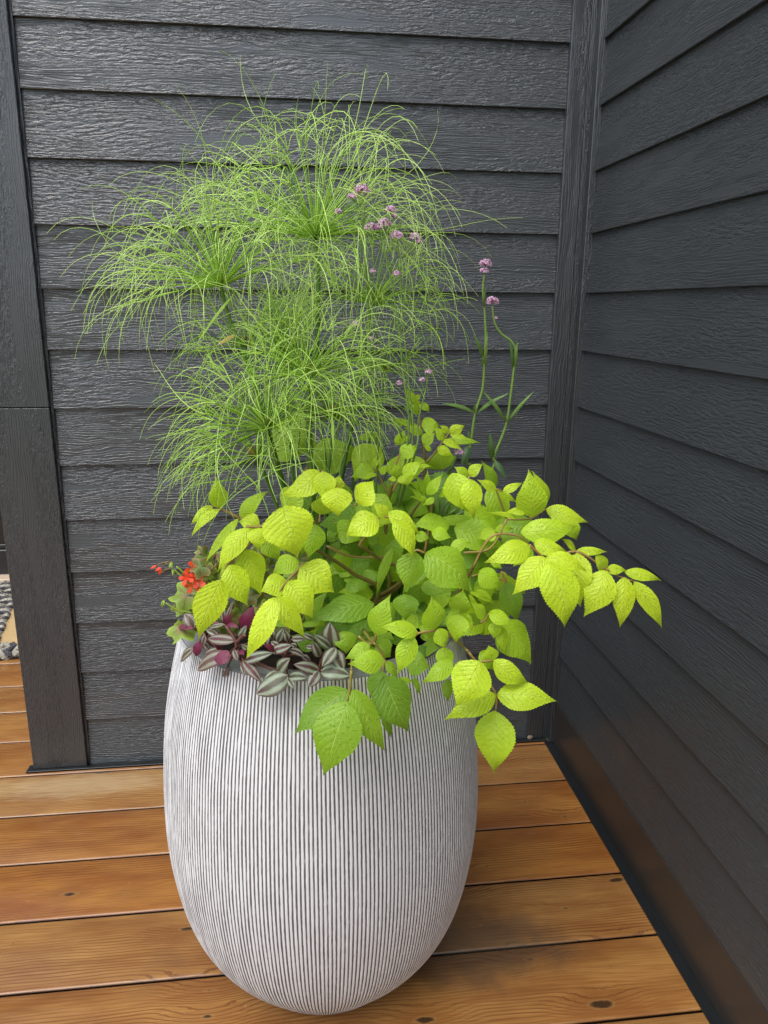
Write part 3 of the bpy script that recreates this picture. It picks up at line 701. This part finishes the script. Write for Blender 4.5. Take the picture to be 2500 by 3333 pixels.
# inner foliage of the shrub: shaded leaves filling the heart of the plant
mb = MB(); rs = np.random.RandomState(5)
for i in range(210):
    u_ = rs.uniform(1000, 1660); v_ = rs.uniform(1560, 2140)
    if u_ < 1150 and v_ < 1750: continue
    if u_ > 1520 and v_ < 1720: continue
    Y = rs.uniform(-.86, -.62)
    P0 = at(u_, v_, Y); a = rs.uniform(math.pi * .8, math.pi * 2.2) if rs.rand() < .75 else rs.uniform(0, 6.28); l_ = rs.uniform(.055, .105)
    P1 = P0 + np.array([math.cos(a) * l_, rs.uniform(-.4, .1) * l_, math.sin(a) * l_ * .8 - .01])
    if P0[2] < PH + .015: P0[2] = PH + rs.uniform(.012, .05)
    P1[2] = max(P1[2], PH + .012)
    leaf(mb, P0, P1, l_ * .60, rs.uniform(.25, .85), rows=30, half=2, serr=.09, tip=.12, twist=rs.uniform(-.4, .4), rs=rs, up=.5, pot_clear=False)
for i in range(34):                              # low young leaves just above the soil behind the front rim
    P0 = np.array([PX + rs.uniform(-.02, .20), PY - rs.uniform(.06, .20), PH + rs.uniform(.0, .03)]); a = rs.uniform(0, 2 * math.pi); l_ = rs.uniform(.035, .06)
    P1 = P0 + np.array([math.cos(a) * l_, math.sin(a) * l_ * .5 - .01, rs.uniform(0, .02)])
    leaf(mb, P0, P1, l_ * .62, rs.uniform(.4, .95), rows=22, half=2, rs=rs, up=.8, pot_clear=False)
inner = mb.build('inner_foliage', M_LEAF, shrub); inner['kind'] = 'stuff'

# ------------------------------------------------------------------ papyrus
def droop(P, d, L, g, n=10, curl=None):
    pts = [np.array(P, float)]; d = nrm(np.array(d, float)); st = L / n
    for i in range(n):
        pts.append(pts[-1] + d * st)
        d = nrm(d + np.array([0, 0, -g * st * 21 * (.35 + 1.3 * i / n)]) + (curl * st * 8 if curl is not None else 0))
    return np.array(pts)
def umbel(parent, hub, nray, L1, L2, spread=1.25, g=1.0, tint=.3, seed=0, axis=(0, 0, 1), nb=3, r=.00078, lean=(0, 0, 0)):
    rs = np.random.RandomState(seed); mb = MB(); hub = np.asarray(hub, float)
    axis = nrm(np.array(axis, float)); e1 = nrm(np.cross(axis, [0.2, 1, .1])); e2 = np.cross(axis, e1)
    nray = int(nray * .86)
    for i in range(nray):
        ph = i * 2.39996 + rs.uniform(-.3, .3); q = math.sqrt((i + .5) / nray)
        th_ = q * spread + rs.uniform(-.08, .08)
        d = axis * math.cos(th_) + (e1 * math.cos(ph) + e2 * math.sin(ph)) * math.sin(th_) + np.array(lean)
        d = nrm(d)
        l1 = L1 * rs.uniform(.8, 1.15) * (1 - .12 * q)
        P = droop(hub + d * .004, d, l1, g * .13, 6)
        tn = np.clip(tint + rs.uniform(-.2, .2), 0, 1)
        tube(mb, P, r * 1.7, r * 1.0, 3, T=float(np.clip(tn + .36, 0, 1)), cap=False)
        de = nrm(P[-1] - P[-2])
        k_ = nb if rs.rand() > .3 else nb + 1
        for b_ in range(k_):
            dd = nrm(de + rs.normal(0, .42, 3))
            l2 = L2 * rs.uniform(.5, 1.35)
            Q = droop(P[-1], dd, l2, g * rs.uniform(.6, 1.7), 9, rs.normal(0, 1.1, 3))
            tube(mb, Q, r * (1.5 if rs.rand() < .25 else .95), r * .35, 3, T=float(np.clip(tn - .12 + rs.uniform(-.15, .15), 0, 1)), cap=False)
    o = mb.build('umbel', M_PAP, parent)
    mb = MB()                                     # brown-yellow sheaths at the hub and a few wide bracts
    for i in range(16):
        ph = rs.uniform(0, 6.283); th_ = rs.uniform(.1, .9)
        d = axis * math.cos(th_) + (e1 * math.cos(ph) + e2 * math.sin(ph)) * math.sin(th_)
        tube(mb, droop(hub, d, .022, .2, 3), .0013, .0005, 4, T=rs.uniform(0, 1))
    mb.build('bract_sheath', M_BRACT, o)
    return o
pap = empty('papyrus_plant', (PX - .02, PY + .02, PH - .035), 'tall papyrus with mop heads of fine arching green threads rising from the planter', 'plant')
base = np.array([PX - .01, PY + .04, PH - .04])
UMB = [ # hub px, Y, rays, L1, L2, spread, g, tint, axis, stem px list
 ((1025, 775), -.72, 128, .150, .165, 1.50, .95, .14, (-.02, -.15, 1), [(1036, 900), (1030, 1150), (1005, 1500)], .0045),
 ((720, 930), -.80, 96, .130, .135, 1.45, 1.0, .16, (-.22, -.12, 1), [(745, 1030), (830, 1260), (925, 1600)], .0038),
 ((1215, 990), -.68, 72, .105, .120, 1.5, 1.1, .26, (.15, -.2, 1), [(1190, 1110), (1160, 1300), (1100, 1600)], .0038),
 ((1005, 1215), -.86, 70, .085, .115, 1.6, .95, .34, (.02, -.25, 1), [(1010, 1300), (1012, 1500), (1020, 1750)], .0036),
 ((935, 1240), -.72, 60, .120, .050, .50, .35, .30, (.0, -.05, 1), [(940, 1350), (960, 1600)], .003),
 ((870, 1395), -.90, 74, .105, .110, 1.5, .85, .38, (-.38, -.2, 1), [(890, 1460), (930, 1600), (985, 1800)], .0040),
 ((835, 1485), -.84, 44, .080, .115, 1.6, 1.0, .42, (-.35, -.3, .8), [(860, 1540), (900, 1640), (970, 1820)], .0034),
 ((1080, 1355), -.78, 62, .070, .095, 1.6, .8, .42, (.1, -.25, 1), [(1080, 1440), (1060, 1650)], .003),
 ((1250, 1210), -.62, 34, .075, .085, 1.5, .9, .5, (.1, -.1, 1), [(1230, 1400), (1180, 1650)], .003),
 ((800, 1130), -.66, 36, .085, .105, 1.5, .9, .5, (-.1, 0, 1), [(850, 1300), (930, 1600)], .003),
]
for i, (hp, Y, nr, L1, L2, sp, gg, tn, ax, st, sr) in enumerate(UMB):
    hub = at(hp[0], hp[1], Y)
    pts = [hub] + [at(a, b_, Y + (PY + .03 - Y) * (q + 1) / (len(st) + 1)) for q, (a, b_) in enumerate(st)] + [base + np.array([rs.uniform(-.05, .05), rs.uniform(-.03, .04), 0])]
    ms = MB(); tube(ms, smooth_path(np.array(pts), 6), sr * .75, sr * 1.2, 8, T=rs.uniform(.3, .9))
    stem = ms.build('stem', M_PAPSTEM, pap)
    umbel(stem, hub, nr, L1, L2, sp, gg, tn, 100 + i, ax, nb=3)
ms = MB()
for i in range(16):
    a = at(rs.uniform(960, 1320), rs.uniform(1330, 1500), rs.uniform(-.72, -.62))
    p = base + np.array([rs.uniform(-.07, .09), rs.uniform(-.02, .06), 0])
    tube(ms, smooth_path(np.array([p, (p + a) / 2 + rs.normal(0, .008, 3), a])), .003, .0015, 6, T=rs.uniform(.4, 1))
ms.build('young_stem', M_PAPSTEM, pap)
# broad ribbon bracts (one with a brown dry tip)
for (b_, t_, w_, Y, tn) in [((835, 1170), (760, 980), 9, -.74, .3), ((1080, 1350), (1085, 1480), 8, -.88, .3), ((870, 1390), (800, 1310), 8, -.9, .4), ((760, 960), (640, 1120), 8, -.8, .35), ((1040, 820), (1100, 960), 8, -.72, .4)]:
    mb = MB(); leaf(mb, at(*b_, Y), at(*t_, Y - .02), w_ / FPX * 1.35, tn, PR_LAN, arch=.12, serr=0, rows=14, half=1, rs=rs)
    mb.build('bract', M_PAP, pap)
mb = MB(); leaf(mb, at(765, 1090, -.85), at(705, 1125, -.87), .0075, .3, PR_LAN, arch=.05, serr=0, rows=10, half=1, rs=rs)
o = mb.build('bract', M_BRACT, pap); o['label'] = 'dry yellow and brown bract'

# ------------------------------------------------------------------ verbena
def head(parent, c, r, seed, flat=.75, name='flower_head'):
    rs = np.random.RandomState(seed); mb = MB(); c = np.asarray(c, float)
    n = max(9, int(60 * min(1, (r / .010)) ** 1.3))
    for i in range(n):
        a = rs.uniform(0, 6.283); z = rs.uniform(-.35, 1); q = math.sqrt(max(0, 1 - z * z))
        d = np.array([q * math.cos(a), q * math.sin(a), z * flat]); dn = nrm(d)
        p = c + d * r * rs.uniform(.72, 1.15)
        tube(mb, np.array([c + d * r * .25, c + d * r * .7, p]), .0008, .0006, 4, T=rs.uniform(.45, .85))
        e1 = nrm(np.cross(dn, [.3, .2, 1])); e2 = np.cross(dn, e1); s = rs.uniform(.0017, .0026); ph = rs.uniform(0, 6)
        V = [p + dn * .0003]; F = []
        for kx in range(5):
            a0 = ph + kx * 1.2566
            V += [p + s * .45 * (math.cos(a0 - .5) * e1 + math.sin(a0 - .5) * e2) + dn * .0004, p + s * (math.cos(a0 - .25) * e1 + math.sin(a0 - .25) * e2) + dn * .0009,
                  p + s * (math.cos(a0 + .25) * e1 + math.sin(a0 + .25) * e2) + dn * .0009, p + s * .45 * (math.cos(a0 + .5) * e1 + math.sin(a0 + .5) * e2) + dn * .0004]
            F.append((0, 1 + kx * 4, 2 + kx * 4, 3 + kx * 4)); F.append((0, 3 + kx * 4, 4 + kx * 4))
        mb.add(V, F, None, rs.uniform(0, .35))
    return mb.build(name, M_PETAL, parent, False)
def vp(x, y, Y, o=(1400, 800), s=2.765): return at(o[0] + x / s, o[1] + y / s, Y)
verb = empty('verbena_plant', (PX + .12, PY + .02, PH - .035), 'two wiry verbena stems with pink flower heads right of the papyrus', 'flower')
vb = np.array([PX + .13, PY + .04, PH - .04]); rs = np.random.RandomState(21)
VS = [([(490, 255), (475, 400), (490, 580), (500, 800), (488, 1080), (470, 1300), (405, 1510), (370, 1750), (330, 1950), (300, 2120)],
       [((480, 1010), (388, 790), 30, .6), ((497, 1080), (516, 768), 24, .3), ((395, 1500), (103, 1420), 34, .4), ((430, 1500), (712, 1325), 30, .5), ((352, 1800), (285, 1975), 62, .95), ((484, 560), (500, 370), 20, .7), ((400, 1500), (402, 1425), 22, .3), ((355, 1790), (345, 1660), 24, .4), ((470, 1080), (478, 980), 20, .3)],
       [(500, 165, 50), (487, 228, 36)]),
      ([(560, 545), (580, 690), (640, 790), (730, 860), (770, 950), (755, 1110), (725, 1350), (690, 1590), (630, 1760), (570, 1910), (500, 2110)],
       [((668, 1570), (474, 1308), 30, .4), ((708, 1570), (936, 1308), 26, .45), ((745, 1100), (715, 845), 30, .8), ((765, 1100), (786, 853), 26, .4), ((560, 1920), (540, 1680), 48, .8), ((580, 1930), (686, 2102), 52, .95), ((680, 1580), (672, 1520), 22, .3), ((700, 1580), (712, 1518), 22, .3)],
       [(560, 505, 56), (592, 648, 10)])]
for pts, lvs, hds in VS:
    P = [vp(*p, -.70) for p in pts]; P.append(vb + np.array([rs.uniform(-.02, .02), 0, 0]))
    ms = MB(); tube(ms, smooth_path(np.array(P), 5), .0019, .0031, 6, T=rs.uniform(.0, .25)); st = ms.build('stem', M_VERB, verb)
    mb = MB()
    for (b_, t_, w_, tn) in lvs: leaf(mb, vp(*b_, -.70), vp(*t_, -.715), w_ / 2.765 / FPX * 1.4 * 1.15, tn, PR_LAN, arch=.12, fold=.5, serr=.10, rows=26, half=2, rs=rs)
    mb.build('foliage', M_VERB, st)
    for q, (x, y, r) in enumerate(hds): head(st, vp(x, y, -.70), r / 2.765 / FPX * 1.4, int(x + y))
ms = MB(); tube(ms, smooth_path(np.array([vp(240, 1890, -.78), vp(190, 2000, -.78), vp(100, 2180, -.76), vb])), .0024, .0028, 6, T=.6)
st = ms.build('stem', M_VERB, verb); head(st, vp(262, 1860, -.79), .0085, 7)
mb = MB()
for i in range(22):                              # feathery young shoots low down among the shrub leaves
    p = at(rs.uniform(1420, 1500), rs.uniform(1640, 1690), -.80); q = p + np.array([rs.uniform(-.01, .03), -.005, rs.uniform(.015, .045)])
    leaf(mb, p, q, .006, rs.uniform(.2, .7), PR_LAN, serr=.2, rows=14, half=1, rs=rs)
mb.build('foliage', M_VERB, st)

verb2 = empty('verbena_plant', (PX + .06, PY + .08, PH - .035), 'pale verbena stems with small pink heads tangled among the papyrus threads', 'flower')
rs = np.random.RandomState(31); YV = -.84
HD = [(1180, 622, 24, 0), (1146, 640, 13, 0), (1272, 685, 15, 1), (1282, 704, 8, 1), (1252, 728, 20, 1), (1207, 742, 17, 1), (1234, 742, 10, 1), (1293, 768, 18, 2), (1350, 772, 15, 2), (1366, 785, 9, 2), (1100, 690, 9, 0), (1292, 890, 10, 2), (1213, 882, 8, 1), (1160, 1058, 16, 0), (1207, 1103, 9, 0), (1395, 1210, 9, 3), (1373, 1236, 7, 3), (1300, 1248, 9, 3)]
NODE = [[(1184, 660), (1190, 900), (1210, 1200), (1230, 1500)], [(1245, 780), (1285, 980), (1310, 1200), (1320, 1500)], [(1300, 840), (1312, 1050), (1330, 1250), (1330, 1520)], [(1385, 1270), (1360, 1380), (1340, 1520)]]
vstems = []
for nd in NODE:
    P = [at(a, b_, YV) for a, b_ in nd] + [np.array([PX + .08, PY + .06, PH - .04])]
    ms = MB(); tube(ms, smooth_path(np.array(P), 5), .0012, .0019, 6, T=.25)
    for (x, y, r, gi) in HD:
        if gi == len(vstems): tube(ms, smooth_path(np.array([P[0], (P[0] + at(x, y + r * .6, YV)) / 2 + np.array([0, 0, -.004]), at(x, y + r * .5, YV)])), .0012, .0009, 4, T=.3)
    vstems.append(ms.build('stem', M_VERB, verb2))
for (x, y, r, gi) in HD: head(vstems[gi], at(x, y, YV), r / FPX * 1.36, int(x * 3 + y), .7)
mb = MB()
for (b_, t_, w_) in [((1345, 1400), (1310, 1310), 12), ((1330, 1160), (1375, 1090), 10), ((1310, 1430), (1275, 1350), 12)]:
    leaf(mb, at(*b_, YV), at(*t_, YV - .015), w_ / FPX * .8, rs.uniform(.1, .5), PR_LAN, fold=.5, serr=.1, rows=22, half=2, rs=rs)
mb.build('foliage', M_VERB, vstems[3])

# ------------------------------------------------------------------ tradescantia
def front_Y(u, v, off=.012):
    """depth of the planter's front (rim or belly) under an image position, a little nearer"""
    Y = PY - .25
    for _ in range(6):
        P = at(u, v, Y); r = float(pot_r(P[2])) + off
        dx = P[0] - PX; Y = PY - math.sqrt(max(r * r - dx * dx, .0004))
    return Y
TR = [ # base, tip, width, tint(1 = purple underside), lift
 ((205,240),(128,118),98,0,.0),((195,240),(78,236),42,1,.01),((470,215),(440,38),52,0,-.06),((475,210),(535,15),38,0,-.06),((472,215),(500,120),62,1,-.05),
 ((480,215),(580,238),52,1,-.04),((460,210),(328,238),42,0,-.03),((600,240),(705,58),115,1,-.06),((400,215),(375,190),40,1,-.05),((545,345),(323,325),92,0,-.01),((410,300),(308,250),62,0,-.03),
 ((250,352),(226,478),72,1,.0),((200,408),(100,522),72,0,.008),((490,462),(233,592),135,0,.006),((512,472),(372,500),112,1,.015),((400,418),(298,465),62,0,-.005),((575,438),(628,462),52,1,.0),
 ((540,420),(572,515),52,0,.0),((615,512),(775,695),85,0,.008),((600,545),(632,645),40,0,.01),((635,508),(865,445),95,0,.0),((875,435),(788,378),52,1,.006),((850,432),(1028,380),92,0,-.005),
 ((905,612),(1008,490),112,0,.0),((1000,420),(1128,482),72,0,-.01),((988,640),(718,788),172,0,.012),((895,600),(790,668),66,0,.006),((990,650),(1155,652),92,0,.008),((992,662),(1042,748),62,0,.012),
 ((1252,602),(1033,543),122,0,.01),((1262,602),(1508,636),140,0,.012),((1240,600),(1158,732),112,0,.016),((1352,405),(1340,188),145,0,.0),((1342,405),(1198,293),92,0,.006),((1385,405),(1272,562),92,0,.01),
 ((1385,420),(1452,595),112,0,.004),((1250,480),(1193,350),92,0,-.01),((862,335),(850,218),72,0,-.03),((900,355),(955,238),72,0,-.03),((985,350),(955,255),62,0,-.03),((1020,330),(1135,330),62,0,-.03),
 ((1200,330),(1115,288),62,0,-.02),((800,375),(832,288),62,0,-.02),((1060,400),(1010,370),50,0,-.02),((920,400),(845,350),56,0,-.02),((760,400),(720,330),60,0,-.03),((660,420),(600,380),50,0,-.02),
 ((330,420),(270,330),56,0,-.02),((1140,395),(1215,400),46,0,-.01),((580,330),(645,215),60,0,-.03),((300,300),(275,380),50,0,-.01),((450,640),(500,560),40,0,-.01),((420,440),(400,330),44,1,-.02),((1100,470),(1180,520),60,0,-.02),((700,500),(760,560),50,0,-.01)]
trad = empty('tradescantia_plant', (PX - .1, PY - .2, PH - .035), 'purple and silver striped trailing tradescantia over the planter front rim', 'plant')
rs = np.random.RandomState(8)
def tp(x, y): return 550 + x / 2.552, 1950 + y / 2.552
for g0, g1 in [(-1, 420), (420, 800), (800, 1120), (1120, 1600)]:
    mine = [q for q in TR if g0 < q[0][0] <= g1]
    c0 = np.mean([at(*tp(*q[0]), front_Y(*tp(*q[0])) + .02) for q in mine], axis=0)
    root = np.array([PX + (c0[0] - PX) * .7, PY - .17, PH - .035])
    ms = MB(); tube(ms, smooth_path(np.array([root, (c0 + root) / 2 + np.array([0, 0, .012]), c0])), .003, .0022, 7)
    leaves_ = []
    for (b_, t_, w_, tn, lf) in mine:
        ub, vb_ = tp(*b_); ut, vt = tp(*t_)
        Y0 = front_Y(ub, vb_) - lf; Y1 = front_Y(ut, vt) - lf - (.012 if lf >= 0 else 0)
        P0 = at(ub, vb_, Y0); P1 = at(ut, vt, Y1)
        tube(ms, smooth_path(np.array([c0, (c0 + P0) / 2 + np.array([0, .008, -.002]), P0])), .0018, .0015, 5)
        leaves_.append((P0, P1, w_ / 2.552 / FPX * (Y0 - CAM[1]) * rs.uniform(1.0, 1.3), float(tn) if tn else (rs.uniform(.05, .38) if ub < 800 else rs.uniform(0, .12))))
    part = ms.build('trailing_stem', M_TSTEM, trad)
    for P0, P1, W, tn in leaves_:
        mb = MB(); leaf(mb, P0, P1, W, tn, PR_TRAD, arch=.13, fold=rs.uniform(.05, .3), bend=rs.uniform(-.06, .06), serr=0, rows=18, half=4, wav=.035, rs=rs, up=.5)
        lo = mb.build('leaf', M_TRAD, part)
        if tn > .5: lo['label'] = 'leaf showing its plain purple underside'
ms = MB()
for pl in [((475, 225), (545, 330), (560, 390), (540, 430)), ((560, 360), (620, 300), (640, 310)), ((205, 242), (262, 270), (300, 300)), ((1385, 400), (1330, 470), (1310, 520)), ((985, 645), (880, 590), (800, 560), (700, 520), (590, 500))]:
    ms = MB(); tube(ms, smooth_path(np.array([at(*tp(*q), front_Y(*tp(*q), .004)) for q in pl])), .0028, .0024, 7); ms.build('trailing_stem', M_TSTEM, trad)

# ------------------------------------------------------------------ ivy geranium
ger = empty('geranium_plant', (PX - .2, PY - .08, PH - .035), 'ivy geranium with small red flowers at the left rim of the planter', 'flower')
rs = np.random.RandomState(17)
def gp(x, y, Y): return at(480 + x / 5.53, 1780 + y / 5.53, Y)
def lobed(mb, c, r, nrm_, up_, tint=.2, lobes=5):
    c = np.asarray(c, float); N = nrm(np.asarray(nrm_, float)); e1 = nrm(np.asarray(up_, float) - N * (np.asarray(up_, float) @ N)); e2 = np.cross(N, e1)
    n = lobes * 8; V = [c]; T = [min(1, tint + .75)]; F = []
    for ring in (.35, .7, 1):
        for i in range(n):
            a = -math.pi * .88 + i / (n - 1) * math.pi * 1.76
            rad = r * ring * (1 - (.34 * ring) * abs(math.sin(a * lobes / 1.76 / 1.0)) ** 1.4) * (1 + .05 * math.sin(i * 2.1))
            V.append(c + rad * (math.cos(a) * e1 + math.sin(a) * e2) + N * (r * .18 * ring * math.sin(a * 3) - r * .15 * ring * ring)); T.append(tint + (.7 if ring < .5 else .55 if ring < .8 else 0) * rs.uniform(.5, 1.1))
    for i in range(n - 1):
        F.append((0, 1 + i, 2 + i))
        for q in (0, 1): F.append((1 + q * n + i, 1 + (q + 1) * n + i, 2 + (q + 1) * n + i, 2 + q * n + i))
    mb.add(V, F, None, np.clip(T, 0, 1))
mb = MB()
YG = -.86
lobed(mb, gp(700, 880, YG - .01), .032, (-.1, -1, .9), (-1, 0, -.1), .0)
lobed(mb, gp(640, 1480, YG - .03), .030, (-.2, -.5, 1), (-.6, -1, -.1), .05)
lobed(mb, gp(1000, 730, YG), .026, (0, -1, .7), (.3, 0, 1), .15); lobed(mb, gp(600, 1080, YG - .005), .018, (0, -1, .7), (-.3, 0, -1), .1)
lobed(mb, gp(1100, 420, YG + .01), .020, (.2, -1, .3), (1, 0, .3), .25); lobed(mb, gp(850, 1030, YG + .01), .020, (.2, -1, .3), (1, 0, .3), .4)
for i in range(90):
    u_, v_ = rs.uniform(650, 1000), rs.uniform(1790, 2050)
    lobed(mb, at(u_, v_, rs.uniform(-.9, -.74)), rs.uniform(.012, .026), (rs.uniform(-.5, .5), -1, rs.uniform(.2, 1.2)), (rs.uniform(-1, 1), 0, rs.uniform(-1, 1)), rs.uniform(.1, .7))
mb.build('foliage', M_GERL, ger)
def flower(parent, c, r, seed, N=(-.2, -1, .3)):
    rs = np.random.RandomState(seed); mb = MB(); N = nrm(np.array(N, float) + rs.normal(0, .25, 3)); e1 = nrm(np.cross(N, [0, .1, 1])); e2 = np.cross(N, e1)
    for i in range(5):
        a = i * 1.2566 + rs.uniform(-.15, .15); d = math.cos(a) * e1 + math.sin(a) * e2
        P0 = c + d * .001; P1 = c + d * r * rs.uniform(.8, 1.1) + N * r * .25
        leaf(mb, P0, P1, r * .55, rs.uniform(0, .4), ([0, .3, .7, .9, 1], [.25, .5, 1, .85, .3]), arch=.05, fold=.1, serr=.08, rows=10, half=2, vdir=N, up=0, rs=rs, pot_clear=False)
    return mb.build('flower', M_RED, parent)
ms = MB(); YF = YG - .03
for pl, r_, tn in [([(1250, 320), (1100, 440), (980, 520)], .0016, .9), ([(1060, 460), (880, 430)], .001, .8), ([(1040, 465), (880, 480), (800, 470)], .001, .8), ([(520, 350), (700, 500), (900, 620), (1150, 800)], .0016, .1), ([(480, 410), (690, 600), (1000, 900)], .0015, .1),
                   ([(410, 260), (280, 285), (170, 330)], .0012, .85), ([(390, 400), (320, 410), (250, 470)], .0011, .85), ([(400, 290), (330, 310), (260, 345)], .001, .6), ([(330, 1010), (470, 1100), (600, 1150), (820, 1190)], .0014, .1)]:
    tube(ms, smooth_path(np.array([gp(x, y, YF) for x, y in pl])), r_, r_ * .8, 6, T=.1 if tn < .5 else .72)
gs = ms.build('flower_stalk', M_GERL, ger)
for q, (x, y, r) in enumerate([(830, 400, .0135), (890, 480, .012), (720, 560, .014), (930, 580, .016), (800, 690, .015), (700, 540, .011)]):
    flower(gs, gp(x, y, YF - .004 - .002 * (q % 3)), r, q + 3)
mb = MB()
for (bx, by, tx, ty, w_) in [(160, 335, 50, 398, 42), (240, 370, 140, 440, 55), (235, 380, 215, 505, 60)]:
    leaf(mb, gp(bx, by, YF), gp(tx, ty, YF), w_ / 5.53 / FPX * 1.25, .1, PR_TRAD, serr=0, rows=10, half=2, rs=rs)
mb.build('bud', M_RED, gs)
mb = MB()
for (cx, cy, dx, dy, n) in [(440, 300, 0, 110, 9), (450, 420, 10, 110, 7), (300, 990, -20, 110, 7), (1080, 540, 20, 90, 5)]:
    for i in range(n):
        a = rs.uniform(-55, 55); leaf(mb, gp(cx + a * .4, cy - 30, YF), gp(cx + a + dx, cy + dy * rs.uniform(.5, 1), YF - rs.uniform(0, .008)), 26 / 5.53 / FPX * 1.25, rs.uniform(0, .15), PR_LAN, serr=0, rows=8, half=1, rs=rs, fold=.6)
mb.build('bud', M_GERL, gs)

# ------------------------------------------------------------------ pebble on the flashing
V = []; F = []; pc = at(1722, 2420, -.012); pc[2] = .012
for i in range(7):
    for j in range(10):
        a = j / 10 * 6.283; t = (i / 6 - .5) * math.pi
        n_ = 1 + .25 * mnoise.noise(Vector((math.cos(a) * 2, math.sin(a) * 2, t * 2)))
        V.append((.010 * n_ * math.cos(t) * math.cos(a), .007 * n_ * math.cos(t) * math.sin(a), .0075 * n_ * math.sin(t)))
for i in range(6):
    for j in range(10): F.append((i * 10 + j, i * 10 + (j + 1) % 10, (i + 1) * 10 + (j + 1) % 10, (i + 1) * 10 + j))
peb = mesh_obj('pebble', V, F, simple('pebble_stone', (.20, .16, .12), .7, .3, 200), None, True); peb.location = (pc[0], -.018, .0135)
peb['label'] = 'small tan pebble lying on the black flashing near the inside corner'; peb['category'] = 'pebble'
